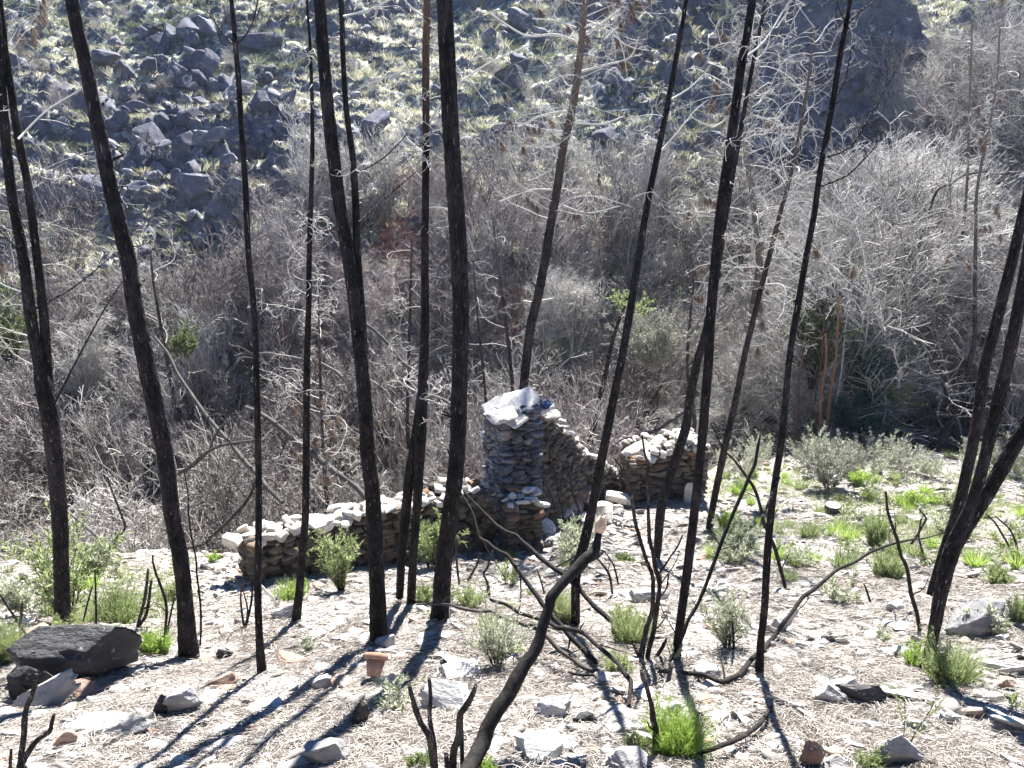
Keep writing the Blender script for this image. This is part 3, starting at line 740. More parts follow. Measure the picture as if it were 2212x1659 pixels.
# continuation of the terrace wall right of the pier (sunlit stump) and stones on the bank
# ------------------------------------------------------------------ flower pot
def lathe(mb, prof, n, c, R, a=0.5):
    pr = np.array(prof); an = np.arange(n)*2*math.pi/n
    V = np.stack([pr[:, 0, None]*np.cos(an), pr[:, 0, None]*np.sin(an), np.repeat(pr[:, 1, None], n, 1)], -1)
    idx = np.arange(len(pr)*n).reshape(len(pr), n)
    q = np.stack([idx[:-1], np.roll(idx, -1, 1)[:-1], np.roll(idx, -1, 1)[1:], idx[1:]], -1).reshape(-1, 4)
    mb.add(V.reshape(-1, 3)@R.T+c, q, None, a)
m, nt, b = newmat("terracotta")
nt.links.new(ramp(nt, noise(nt, 30, 5, .7, coords(nt)), [(0.3, (0.34, 0.18, 0.12)), (0.6, (0.48, 0.29, 0.20)), (0.75, (0.60, 0.48, 0.40))]), b.inputs["Base Color"])
M['terracotta'] = m
pp = hit(806, 1478)
pot = empty("flower_pot", pp); tag(pot, "terracotta flower pot lying tipped on the needle litter", "flower pot")
Rp = rot(-0.78, 0.10, 0.0); cp = pp+np.array([0.0, 0.03, 0.035])
mb = MB(); lathe(mb, [(0.0, 0.0), (0.030, 0.0), (0.034, 0.002), (0.036, 0.005), (0.052, 0.085), (0.047, 0.085), (0.031, 0.010), (0.0, 0.010)], 32, cp, Rp*1.3)
mb.build("body", M['terracotta'], pot, smooth=False)
mb = MB(); lathe(mb, [(0.053, 0.083), (0.060, 0.084), (0.063, 0.088), (0.064, 0.112), (0.060, 0.115), (0.052, 0.115), (0.049, 0.110), (0.047, 0.083), (0.053, 0.083)], 32, cp, Rp*1.3)
mb.build("rim", M['terracotta'], pot)

# ------------------------------------------------------------------ trees
def smooth_path(pts, step):
    """pts (n,k) -> resampled by arc length of first three columns with Catmull-Rom"""
    pts = np.asarray(pts, float)
    P = np.vstack([2*pts[0]-pts[1], pts, 2*pts[-1]-pts[-2]]); out = []
    for i_ in range(1, len(P)-2):
        p0, p1, p2, p3 = P[i_-1], P[i_], P[i_+1], P[i_+2]
        n = max(2, int(np.linalg.norm(p2[:3]-p1[:3])/step))
        t = np.linspace(0, 1, n, endpoint=False)[:, None]
        out.append(0.5*((2*p1)+(-p0+p2)*t+(2*p0-5*p1+4*p2-p3)*t*t+(-p0+3*p1-3*p2+p3)*t**3))
    out.append(pts[-1:]); return np.vstack(out)
def px_path(pts, Ya, Yb=None, mode='v'):
    """pixel path (u,v,w) -> world xyz + radius; distance runs from Ya to Yb along the path"""
    if Yb is None: Yb = Ya
    pts = np.array(pts, float); ln = np.concatenate([[0], np.cumsum(np.hypot(*np.diff(pts[:, :2], axis=0).T))]); ln /= ln[-1]
    out = []
    for (u, v, w), t in zip(pts, ln):
        p = at(u, v, Ya+(Yb-Ya)*t); out.append((*p, w/2/F*depth_of(p)))
    return np.array(out)
def rough_tube(mb, path, k, amp, seed, step=0.06):
    S = smooth_path(path, step); n = len(S)
    S[:, 3] = np.maximum(S[:, 3], 0.0015)
    tmp = MB(); tubes(tmp, S[:, :3], S[:, 3], k, 0.5, caps=True)
    V = tmp.v[0].reshape(n, k, 3)
    jj, ii = np.meshgrid(np.arange(k), np.arange(n))
    nz = 0.6*vnoise(ii*0.45+seed*13, jj*0.9+seed*7, 90)+1.3*vnoise(ii*1.1, jj*2.3+seed*3, 92)
    cen = S[:, None, :3]
    V = cen+(V-cen)*(1+amp*nz)[:, :, None]
    mb.add(V.reshape(-1, 3), tmp.q[0], tmp.t[0], 0.5)
    return S
def wander(P0, D0, L, N, curl, rng, up=0.0, n=None, grav=0.0):
    """batch of wandering polylines (B,N,3)"""
    B_ = len(P0); P = np.zeros((B_, N, 3)); P[:, 0] = P0; D = D0/np.linalg.norm(D0, axis=1, keepdims=True)
    om = rng.randn(B_, 3)*curl
    for i_ in range(1, N):
        om = om*0.75+rng.randn(B_, 3)*curl*0.6
        D = D+np.cross(om, D)+np.array([0, 0, up]); D /= np.linalg.norm(D, axis=1, keepdims=True)
        P[:, i_] = P[:, i_-1]+D*(L/(N-1))[:, None]
    return P
def children(P, R, m, lenf, ang, rng, N, curl, up=0.0, rf=0.55, tmin=0.25, Lp=None):
    B_, n, _ = P.shape
    par = np.repeat(np.arange(B_), m); t = rng.uniform(tmin, 0.98, len(par))*(n-1); i0 = np.minimum(t.astype(int), n-2); fr = (t-i0)[:, None]
    p0 = P[par, i0]*(1-fr)+P[par, i0+1]*fr; tg = P[par, i0+1]-P[par, i0]; tg /= (np.linalg.norm(tg, axis=1, keepdims=True)+1e-9)
    r = rng.randn(len(par), 3); pr = np.cross(tg, r); pr /= (np.linalg.norm(pr, axis=1, keepdims=True)+1e-9)
    a_ = rng.uniform(ang[0], ang[1], len(par))[:, None]
    D = tg*np.cos(a_)+pr*np.sin(a_)
    Lpar = np.linalg.norm(np.diff(P, axis=1), axis=2).sum(1)[par]
    L = Lpar*rng.uniform(lenf[0], lenf[1], len(par))*(1.15-0.5*t/(n-1))
    Pc = wander(p0, D, L, N, curl, rng, up)
    r0 = (R[par, i0]*(1-fr[:, 0])+R[par, i0+1]*fr[:, 0])*rf
    Rc = r0[:, None]*np.linspace(1, 0.35, N)[None]
    return Pc, Rc

def branch_mesh(P0, D, L, r0, rng, curl=0.16, up=0.02, kids=7, mat='pale', parent=None, name='branch', lv2=True, kl=(0.25, 0.6), grow=1.0, nd=None):
    mb = MB()
    P = wander(np.array([P0]), np.array([D], float), np.array([L]), 14, curl, rng, up)
    R = np.array([np.linspace(r0, r0*0.3, 14)])
    tubes(mb, P, R, 5, rng.rand())
    if kids:
        Pc, Rc = children(P, R, kids, kl, (0.5, 1.1), rng, 9, curl*1.5, up, 0.6, 0.2)
        Rc = np.maximum(Rc, 0.0022); tubes(mb, Pc, Rc, 3, rng.rand(len(Pc)))
        if lv2:
            Pd, Rd = children(Pc, Rc, 3, (0.3, 0.6), (0.4, 1.0), rng, 6, curl*1.8, up, 0.7, 0.2)
            tubes(mb, Pd, np.maximum(Rd, 0.0018), 3, rng.rand(len(Pd)))
    if nd is not None and rng.rand() < 0.3:
        for q_ in Pc[rng.rand(len(Pc)) < 0.5][:, -3:].reshape(-1, 3)[:5]:
            n_ = 40; Dn = rng.randn(n_, 3)*0.35+np.array([0.4, 0, -0.9]); Pn = wander(np.tile(q_, (n_, 1)), Dn, rng.uniform(0.10, 0.26, n_), 3, 0.1, rng, -0.2)
            tubes(nd, Pn, np.full((n_, 3), 0.0035), 3, rng.rand(n_))
    return mb.build(name, M[mat], parent)

def burnt_tree(label, stems, branches=(), mat='char', Yb=None, group=None, seed=1, extend=5.0, rand=0, rmat='pale', rlen=(0.5, 1.4), rr=0.009, vmax=700, curl=0.16, kids=6, sink=0.25, ymin=0, lean=0.0, name="burnt_pine", cat="tree", needles=False):
    """stems: lists of (u,v,w) from the ground up; first stem's first point stands on the ground"""
    rng = np.random.RandomState(seed*31+5)
    u0, v0, w0 = stems[0][0]
    base = hit(u0, v0, ymin) if Yb is None else at(u0, v0, Yb)
    root = empty(name, base); tag(root, label, cat, group)
    Y0 = base[1]; paths = []
    if Yb is None:
        k_ = min(1.0, Y0/14.0); rlen = (rlen[0]*k_, rlen[1]*k_); rr = rr*k_
    for si, st in enumerate(stems):
        st = [(a_, b_, c_*0.92) for a_, b_, c_ in st]
        pth = px_path(st, Y0+(0.0 if si == 0 else 0.06*si), Y0+lean+(0.0 if si == 0 else 0.06*si))
        if extend and st[-1][1] < 40:      # the trunk goes on above the picture
            d = pth[-1]-pth[-3 if len(pth) > 2 else -2]; d3 = d[:3]/np.linalg.norm(d[:3]); d3 = d3*0.7+np.array([0, 0, 0.3]); r1 = pth[-1, 3]
            for q_ in (0.33, 0.66, 1.0):
                pth = np.vstack([pth, np.append(pth[-1, :3]+d3*extend/3, r1*(1-0.75*q_))])
        if si == 0:
            b0 = pth[0].copy(); b0[:3] -= np.array([0, 0, sink]); b0[3] *= 1.5; pth[0, 3] *= 1.16
            pth = np.vstack([b0, pth])
        mb = MB(); k = 16 if w0 > 12 else 8
        S = rough_tube(mb, pth, k, 0.085 if w0 > 12 else 0.08, seed+si, 0.05 if w0 > 12 else 0.1)
        mb.build("trunk", M[mat], root, smooth=True); paths.append(S)
    for br in branches:
        pts, dY = br[0], br[1]; bm_ = br[2] if len(br) > 2 else 'stick'
        pth = px_path(pts, Y0, Y0+dY); mb = MB(); S = rough_tube(mb, pth, 6, 0.08, seed, 0.08)
        Pm = S[::max(1, len(S)//10)][:, :3][None]; Rm = S[::max(1, len(S)//10)][:, 3][None]
        Pc, Rc = children(Pm, Rm, 4, (0.15, 0.35), (0.4, 0.9), rng, 6, 0.15, 0.02, 0.5, 0.3)
        tubes(mb, Pc, np.maximum(Rc, 0.002), 3, rng.rand(len(Pc)))
        mb.build("branch", M[bm_], root, smooth=False)
    if w0 > 12:      # broken snags
        S = paths[0]; hi_ = int(len(S)*0.95)
        for k in range(7):
            i_ = rng.randint(len(S)//6, hi_); an = rng.uniform(0, 6.283); D_ = np.array([math.cos(an), math.sin(an), rng.uniform(-.2, .6)]); r_ = S[i_, 3]
            mbk = MB(); Pk_ = wander(S[i_:i_+1, :3], D_[None], np.array([r_+rng.uniform(0.02, 0.10)]), 5, 0.06, rng); tubes(mbk, Pk_, np.linspace(r_*0.32, r_*0.12, 5)[None], 6, 0.5, caps=True)
            mbk.build("snag", M[mat], root)
    ndl = MB() if needles else None
    if rand:
        S = paths[0]; uv = np.array([proj(*s[:3]) for s in S]); ok = np.where((uv[:, 1] < vmax) & (uv[:, 1] > -250))[0]
        for k in range(rand):
            i_ = ok[rng.randint(len(ok))]; s = paths[rng.randint(len(paths))]; s = s[min(i_, len(s)-1)]
            an = rng.uniform(0, 2*math.pi); D = np.array([math.cos(an), math.sin(an)*0.8, rng.uniform(0.0, 0.6)])
            branch_mesh(s[:3], D, rng.uniform(*rlen), rr*rng.uniform(0.7, 1.3), rng, curl, 0.01, kids, rmat, root, nd=ndl)
    if ndl is not None and ndl.n: ndl.build('foliage', M['brown_needles'], root)
    return root, paths

GP = "burnt pines standing on the near slope"
T = {}
T['1'] = burnt_tree("charred tree at the left edge whose trunk forks into two parallel stems", [
    [(137, 1350, 34), (133, 1240, 33), (128, 1105, 35), (110, 920, 38), (93, 830, 36), (83, 780, 26), (67, 690, 26), (50, 555, 24), (27, 430, 22), (12, 300, 22), (3, 200, 22), (-3, 100, 21), (-12, 10, 20)],
    [(110, 900, 24), (103, 810, 22), (95, 686, 21), (80, 553, 19), (60, 400, 18), (40, 300, 18), (25, 200, 16), (10, 100, 15), (0, 10, 14)]],
    [([(70, 670, 4), (160, 620, 3.5), (240, 555, 2)], 0.5, 'stick'), ([(118, 870, 5), (170, 770, 4), (230, 660, 3), (270, 600, 2)], 0.6, 'stick'), ([(55, 560, 4), (20, 520, 3), (-30, 470, 2)], -0.3), ([(75, 790, 4), (30, 765, 3), (-20, 700, 2)], -.3, 'pale'),
     ([(40, 300, 5), (100, 240, 4), (180, 190, 3)], 0.6, 'pale')], seed=1, rand=9, rlen=(0.5, 1.2), group=GP)
T['2'] = burnt_tree("thick charred trunk leaning left, second tree from the left edge", [
    [(408, 1420, 42), (400, 1306, 37), (390, 1206, 37), (371, 1106, 37), (357, 986, 38), (337, 886, 40), (313, 770, 39), (290, 653, 37), (275, 553, 36), (245, 433, 35), (217, 300, 33), (187, 150, 31), (155, 0, 30)]],
    [([(303, 615, 8), (312, 605, 4)], 0.05), ([(222, 225, 7), (232, 214, 4)], 0.05), ([(255, 415, 7), (266, 402, 4)], 0.05)], seed=2, group=GP)
T['3'] = burnt_tree("slender charred trunk with a pair of thin forks near the top left", [
    [(566, 1455, 20), (560, 1373, 18), (557, 1273, 17), (559, 1106, 15.5), (558, 986, 15), (555, 853, 15), (550, 686, 14), (537, 553, 14), (530, 400, 13.5), (523, 300, 13), (515, 167, 12.5), (508, 93, 12), (500, 0, 10)]],
    [([(505, 97, 4), (480, 70, 3.2), (445, 20, 2.2)], 0.1), ([(512, 97, 5), (535, 70, 4), (550, 35, 3.5), (560, -20, 2.5)], 0.1), ([(548, 60, 3), (562, 15, 2)], 0.1)], seed=3, group=GP)
T['4'] = burnt_tree("thin charred trunk with pale curly twigs standing below the long wall", [
    [(640, 1343, 20), (647, 1273, 19), (653, 1190, 18), (660, 1106, 17), (662, 920, 17), (663, 786, 16), (667, 653, 13), (668, 553, 13), (675, 300, 10), (670, 100, 7), (663, 0, 5)]],
    seed=4, rand=22, rlen=(0.6, 1.5), rr=0.008, vmax=900, curl=0.26, group=GP)
T['5'] = burnt_tree("thick charred tree left of centre splitting low into a thick and a thin stem", [
    [(818, 1385, 40), (815, 1273, 38), (807, 1106, 37), (802, 1040, 36), (795, 986, 35), (787, 853, 33), (770, 686, 32), (752, 553, 31), (735, 450, 31), (722, 350, 31), (708, 230, 30), (697, 100, 29), (690, 0, 27)],
    [(790, 860, 20), (785, 750, 20), (778, 640, 20), (772, 553, 19), (768, 440, 17), (762, 340, 15), (752, 270, 14), (745, 200, 13), (740, 100, 12), (737, 0, 12)]],
    [([(742, 35, 5), (800, 20, 4), (870, -15, 3)], 0.3, 'pale'), ([(770, 375, 4), (830, 340, 3.2), (880, 290, 2)], 0.3, 'stick'), ([(775, 480, 4), (830, 430, 3), (900, 370, 2)], 0.5, 'stick')],
    seed=5, rand=12, rlen=(0.5, 1.3), vmax=800, curl=0.22, group=GP)
T['7'] = burnt_tree("charred tree beside the thickest trunk with twin lower stems and reddish top", [
    [(888, 1305, 19), (893, 1200, 20), (900, 1103, 21), (905, 1020, 23), (910, 920, 26), (915, 800, 24), (918, 686, 20), (918, 553, 18), (920, 333, 17), (920, 233, 17), (920, 100, 17), (922, 0, 17)],
    [(863, 1290, 18), (868, 1200, 20), (877, 1103, 23), (886, 1020, 24), (900, 930, 22), (908, 850, 16)]],
    [([(915, 35, 5), (890, 18, 4), (870, -5, 3)], 0, 'pale'), ([(925, 270, 5), (970, 200, 4), (1050, 140, 3.5), (1150, 95, 2.5)], 0.5, 'pale'), ([(915, 150, 4), (870, 155, 3.5), (800, 180, 3), (760, 200, 2)], 0.3, 'pale'), ([(915, 330, 5), (880, 300, 4), (850, 240, 3), (845, 220, 2)], 0.1, 'pale')],
    mat='char_top', seed=7, rand=16, rlen=(0.6, 1.5), vmax=720, curl=0.2, group=GP)
T['8'] = burnt_tree("thickest black trunk just left of the centre of the picture", [
    [(951, 1345, 46), (953, 1310, 44), (959, 1206, 40), (974, 1103, 39), (987, 986, 38), (992, 853, 38), (995, 686, 39), (992, 553, 40), (982, 400, 40), (973, 267, 40), (967, 133, 40), (960, 0, 38)]], seed=8, group=GP)
T['10'] = burnt_tree("slim charred trunk leaning right in front of the ruined house corner", [
    [(1243, 1352, 19), (1245, 1240, 22), (1262, 1173, 24), (1277, 1106, 22), (1304, 970, 21), (1327, 853, 20), (1347, 753, 19), (1364, 653, 18), (1380, 553, 17), (1400, 433, 15), (1417, 350, 15), (1444, 217, 13), (1474, 50, 11), (1482, 0, 10)]],
    [([(1424, 330, 4), (1460, 290, 3.2), (1500, 240, 2.5), (1530, 215, 2)], 0.2, 'pale'), ([(1448, 215, 4), (1490, 190, 3), (1530, 150, 2)], 0.3, 'pale')], seed=10, rand=6, rlen=(0.5, 1.2), vmax=350, group=GP)
T['11'] = burnt_tree("charred trunk leaning right crossing another behind it right of the ruin", [
    [(1460, 1425, 20), (1470, 1340, 20), (1485, 1230, 21), (1500, 1106, 21), (1513, 986, 21), (1522, 886, 22), (1530, 786, 22), (1535, 686, 23), (1547, 553, 24), (1560, 433, 25), (1575, 333, 24), (1593, 200, 21), (1608, 100, 20), (1625, 0, 18)]],
    [([(1575, 250, 4), (1540, 275, 3.5), (1490, 250, 3)], -.2, 'pale'), ([(1600, 130, 5), (1650, 90, 4), (1700, 10, 3)], .4, 'pale')], seed=11, rand=14, rlen=(0.6, 1.7), vmax=600, group=GP, curl=0.2)
T['12'] = burnt_tree("charred trunk rising in front of the pier and passing behind its neighbour", [
    [(1416, 1208, 18), (1420, 1190, 19), (1427, 1106, 22), (1440, 1053, 22), (1467, 970, 22), (1482, 920, 22), (1492, 853, 21), (1505, 786, 20), (1522, 726, 18), (1540, 640, 16), (1556, 540, 14), (1575, 420, 13), (1600, 280, 11), (1630, 120, 9), (1650, 20, 8)]], seed=12, rand=10, rlen=(0.8, 1.8), vmax=350, group=GP)
T['13'] = burnt_tree("thin charred trunk right of the pier with a pale curled broken crown", [
    [(1533, 1142, 16), (1538, 1103, 16), (1565, 970, 16), (1588, 870, 15), (1608, 770, 14), (1638, 646, 13), (1662, 553, 12), (1688, 450, 10), (1705, 393, 9), (1728, 283, 8), (1745, 180, 6), (1760, 60, 4)]],
    mat='char_brown', seed=13, rand=26, rlen=(0.8, 2.2), vmax=640, curl=0.24, group=GP)
T['14'] = burnt_tree("slim charred trunk with two long upturned side branches in the right part", [
    [(1640, 1458, 18), (1643, 1390, 17), (1652, 1306, 17), (1657, 1206, 17), (1666, 1106, 17), (1675, 1036, 16), (1688, 953, 15), (1698, 853, 15), (1708, 753, 15), (1725, 653, 15), (1742, 553, 14), (1758, 467, 13.5), (1772, 367, 13), (1788, 283, 13), (1802, 200, 13), (1815, 117, 12.5), (1828, 50, 12), (1837, 0, 10)]],
    [([(1787, 338, 5), (1838, 317, 4.5), (1885, 240, 3.5), (1915, 190, 3), (1947, 130, 2)], 0.3), ([(1775, 402, 5), (1828, 380, 4.5), (1860, 350, 4), (1885, 323, 3.5), (1910, 280, 2)], 0.3),
     ([(1826, 48, 4), (1815, 25, 3), (1803, -15, 2)], 0), ([(1832, 50, 5), (1858, 25, 4), (1900, -5, 3)], 0.1), ([(1804, 210, 4), (1825, 175, 3), (1840, 100, 2)], .1), ([(1684, 1030, 5), (1672, 1060, 6), (1650, 1110, 6), (1642, 1135, 4)], -.2)], seed=14, group=GP)
T['15'] = burnt_tree("rear charred trunk of the leaning cluster at the right edge", [
    [(2006, 1290, 12), (2018, 1250, 15.5), (2038, 1190, 20.6), (2068, 1103, 24.1), (2092, 1003, 24.9), (2112, 903, 24.1), (2125, 803, 24.9), (2155, 686, 24.9), (2188, 553, 24.1), (2210, 460, 23.2), (2240, 330, 21.5), (2290, 120, 18.9), (2320, 10, 17.2)]], seed=15, group=GP)
T['16'] = burnt_tree("front charred tree at the right edge forking above its foot into two leaning stems", [
    [(2002, 1450, 27.5), (2012, 1390, 25.8), (2022, 1340, 27.5), (2038, 1256, 32.7), (2058, 1185, 36.1), (2080, 1130, 29.2), (2098, 1090, 25.8), (2124, 1003, 25.8), (2147, 903, 28.4), (2172, 803, 28.4), (2196, 686, 26.7), (2220, 553, 24.9), (2240, 400, 23.2), (2290, 180, 20.6), (2325, 10, 18.9)],
    [(2055, 1195, 29.2), (2085, 1140, 34.4), (2118, 1086, 35.3), (2150, 1036, 34.4), (2185, 972, 34.4), (2224, 908, 34.4), (2290, 790, 31), (2400, 600, 25.8)]], seed=16, group=GP)
T['9'] = burnt_tree("tall bent pine behind the ruin pillar with brown upper bark and pale side branches", [
    [(1128, 1000, 24), (1130, 900, 22), (1131, 845, 21), (1136, 786, 21), (1147, 703, 22), (1163, 636, 22), (1179, 553, 21), (1187, 500, 20), (1202, 417, 20), (1217, 317, 19), (1237, 233, 18), (1249, 150, 17), (1257, 83, 16), (1265, 0, 13)]],
    [([(1240, 88, 6), (1200, 75, 5), (1150, 78, 4.5), (1120, 70, 4), (1060, 30, 3)], .3, 'pale'), ([(1262, 75, 6), (1300, 50, 5), (1340, 20, 4)], .3, 'pale'), ([(1225, 240, 5), (1170, 250, 4), (1120, 275, 3)], .2, 'pale'), ([(1240, 265, 5), (1300, 268, 4), (1350, 250, 3)], .3, 'pale'),
     ([(1255, 155, 5), (1310, 140, 4.5), (1360, 125, 4), (1380, 80, 2.5)], .3, 'pale'), ([(1215, 285, 5), (1180, 285, 4), (1170, 330, 3.5), (1160, 375, 2.5)], -.2, 'pale'), ([(1245, 60, 4), (1200, 45, 3.5), (1150, 40, 2.5)], 0.2, 'pale'), ([(1192, 410, 4), (1150, 410, 3.5), (1080, 435, 2.5)], 0, 'pale'), ([(1205, 440, 4), (1270, 460, 3.5), (1340, 445, 2.5)], 0, 'pale'), ([(1170, 650, 6), (1198, 645, 5)], 0, 'pale'), ([(1155, 655, 6), (1130, 650, 4)], 0, 'pale')],
    mat='char_brown', Yb=19.5, seed=9, rand=80, rlen=(1.0, 3.0), rr=0.012, vmax=480, curl=0.2, kids=10, ymin=17, extend=6, needles=True)

# ------------------------------------------------------------------ burnt sticks, stumps and fallen branches on the near slope
def stick(name, label, pts, Ya=None, Yb=None, mat='char_smooth', cat='branch', seed=1, kids=6, root=None, group=None, amp=0.14):
    if len(pts) > 3:      # burnt wood is kinked, not smoothly bent
        rj = np.random.RandomState(seed+70); q = [pts[0]]
        for a_, b_ in zip(pts[:-1], pts[1:]):
            L_ = math.hypot(b_[0]-a_[0], b_[1]-a_[1]); m_ = rj.uniform(0.3, 0.7); j_ = min(4.5, L_*0.06)
            q.append((a_[0]+(b_[0]-a_[0])*m_+rj.uniform(-j_, j_), a_[1]+(b_[1]-a_[1])*m_+rj.uniform(-j_, j_), (a_[2]+(b_[2]-a_[2])*m_)*rj.uniform(0.86, 1.12))); q.append(b_)
        pts = q
    if name == 'fallen_log': pts = [(a_, b_, c_*0.75) for a_, b_, c_ in pts]
    elif root is None: pts = [(a_, b_, c_*0.88) for a_, b_, c_ in pts]
    if Ya is None: Ya = hit(*pts[0][:2])[1]
    if Yb is None: Yb = hit(*pts[-1][:2])[1]
    pth = px_path(pts, Ya, Yb)
    for k_, (u_, v_, w_) in enumerate(pts):
        yh = hit(u_, v_)[1]
        if pth[k_, 1] > yh-0.12 and yh < 12 and k_ not in (0, len(pts)-1):
            q_ = at(u_, v_, yh-0.14); pth[k_, :3] = q_; pth[k_, 3] = w_/2/F*depth_of(q_)
    mb = MB(); S = rough_tube(mb, pth, 11, amp, seed, 0.03)
    if kids:
        r = np.random.RandomState(seed); st = max(1, len(S)//12); Pm = S[::st][:, :3][None]; Rm = S[::st][:, 3][None]
        Pc, Rc = children(Pm, Rm, kids, (0.06, 0.22), (0.5, 1.1), r, 6, 0.15, 0.03, 0.45, 0.1)
        tubes(mb, Pc, np.maximum(Rc, 0.002), 4, 0.5)
    if root is not None: return mb.build(name, M[mat], root, smooth=True)
    return tag(mb.build(name, M[mat], origin=tuple(pth[0, :3]), smooth=True), label, cat, group)

cen = hit(1014, 1700)[1]
lt = empty("leaning_trunk", hit(1014, 1690)); tag(lt, "charred crooked trunk leaning up right from the bottom centre with a sawn pale end", "trunk")
Yl = lt.location.y
pts = [(985, 1700, 36), (1014, 1656, 34), (1054, 1573, 32), (1097, 1503, 31), (1137, 1430, 28), (1164, 1385, 26), (1176, 1339, 24), (1190, 1292, 24), (1220, 1254, 23), (1257, 1216, 27), (1284, 1192, 22), (1291, 1165, 15), (1295, 1145, 13)]
stick("trunk", None, pts, Yl, Yl+0.9, 'char_smooth', root=lt, amp=0.12, kids=0)
stick("branch", None, [(1265, 1212, 16), (1290, 1200, 14), (1303, 1190, 8)], Yl+0.82, Yl+0.9, 'cracked', root=lt, kids=0)
# splintered pale end
mb = MB(); rough_tube(mb, px_path([(1290, 1158, 15), (1294, 1148, 22), (1297, 1136, 26), (1299, 1126, 22), (1303, 1116, 8)], Yl+0.9), 10, 0.35, 5, 0.012)
m, nt, b = newmat("sawn_wood"); nt.links.new(ramp(nt, noise(nt, 50, 3, .5, coords(nt, (1, 1, 4))), [(.3, (.42, .24, .15)), (.7, (.72, .58, .44))]), b.inputs["Base Color"]); M['sawn'] = m
mb.build("sawn_end", M['sawn'], lt)

yc = 5.2
stick("fallen_branch", "long charred branch sweeping from the ruin doorway down past the leaning trunk", [(967, 970, 4), (990, 1053, 5), (1020, 1106, 6), (1037, 1163, 8), (1067, 1184, 9), (1097, 1200, 10), (1120, 1233, 10), (1144, 1266, 11), (1170, 1303, 12), (1187, 1323, 12), (1220, 1359, 13), (1257, 1400, 13), (1302, 1442, 12)], 6.4, None, seed=3)
stick("fallen_branch", "upper charred branch running diagonally across the centre above the leaning trunk", [(1000, 1060, 4), (1044, 1106, 7), (1070, 1133, 9), (1114, 1156, 10), (1147, 1186, 11), (1187, 1220, 11), (1217, 1240, 12), (1250, 1270, 12), (1287, 1313, 13), (1324, 1346, 12), (1335, 1392, 11)], 6.9, None, seed=4)
stick("fallen_branch", "arched charred branch with a hooked end right of the leaning trunk", [(1059, 1295, 7), (1087, 1303, 8), (1120, 1323, 9), (1160, 1336, 10), (1204, 1356, 11), (1257, 1366, 11), (1297, 1400, 11), (1337, 1436, 11), (1363, 1473, 12), (1358, 1520, 11), (1357, 1536, 8)], 5.3, None, seed=5)
stick("fallen_branch", "lower charred branch with a bleached left end crossing behind the leaning trunk", [(900, 1306, 5), (970, 1306, 7), (1027, 1320, 8), (1064, 1320, 8), (1097, 1340, 9), (1154, 1356, 10), (1180, 1373, 11), (1210, 1406, 11), (1254, 1436, 12), (1304, 1458, 12)], 5.5, None, 'log', seed=6)
stick("fallen_branch", "short dark branch lying flat below the crossing branches", [(1224, 1452, 5), (1260, 1458, 7), (1310, 1456, 6)], seed=7)
stick("fallen_branch", "big arched black branch rising right across the lower right slope", [(1475, 1453, 10), (1515, 1456, 12), (1562, 1473, 13), (1598, 1456, 13), (1632, 1416, 12), (1662, 1386, 11), (1692, 1346, 11), (1735, 1289, 10), (1775, 1259, 9), (1825, 1223, 8), (1875, 1196, 7), (1935, 1173, 6), (1995, 1163, 4), (2040, 1150, 2)], None, 6.8, seed=8)
stick("fallen_branch", "short curved black branch lying below the slim right trunk", [(1668, 1523, 9), (1642, 1563, 11), (1602, 1593, 12), (1552, 1613, 12), (1505, 1629, 10)], seed=9)
stick("burnt_sapling", "charred sapling left of the leaning right edge cluster", [(1988, 1366, 9), (1968, 1283, 10), (1955, 1216, 9), (1938, 1166, 9), (1918, 1106, 7), (1914, 1062, 5)], None, hit(1988, 1366)[1], cat='sapling', seed=10)
stick("burnt_sapling", "thin charred sapling crossing in front of the trunks right of the pier", [(1440, 1440, 7), (1475, 1373, 9), (1495, 1326, 9), (1525, 1263, 9), (1558, 1173, 9), (1585, 1106, 9), (1618, 1030, 8), (1638, 960, 7), (1642, 940, 4)], None, 5.6, cat='sapling', seed=11)
stick("burnt_sapling", "thin charred sapling bending left toward the right pier's trunks", [(1697, 1273, 8), (1682, 1216, 9), (1662, 1156, 9), (1642, 1093, 8), (1615, 1033, 7), (1562, 970, 5), (1535, 916, 3)], None, hit(1697, 1273)[1]+.3, cat='sapling', seed=12)
stick("burnt_sapling", "thin bare sapling touching the second trunk from the left", [(432, 1396, 5), (433, 1306, 5), (423, 1206, 4.5), (407, 1106, 4), (398, 1020, 3)], None, hit(432, 1396)[1], cat='sapling', seed=13)

def clump(label, stems, base, name="burnt_shrub", cat="shrub", mat='stick', lean=0.15, kids=3, seed=1, leanv=None):
    b0 = hit(*base); root = empty(name, b0); tag(root, label, cat)
    for i_, st in enumerate(stems):
        L_ = lean*(((i_*0.618) % 1)*2-1)
        stick("stem", None, st, b0[1]+0.02*i_, b0[1]+0.02*i_+L_, mat, root=root, kids=kids, seed=seed*10+i_)
    return root
clump("cut black stems of a burnt shrub at the bottom centre", [[(940, 1680, 16), (937, 1656, 16), (924, 1583, 15), (897, 1530, 13), (884, 1480, 9)], [(945, 1680, 11), (937, 1606, 12), (929, 1523, 9), (927, 1466, 8)],
      [(975, 1690, 18), (980, 1623, 16), (994, 1546, 15), (1014, 1513, 13), (1027, 1480, 8)], [(999, 1690, 9), (998, 1620, 9), (997, 1560, 8)], [(968, 1690, 12), (964, 1630, 10)]], (962, 1690), kids=0, seed=1)
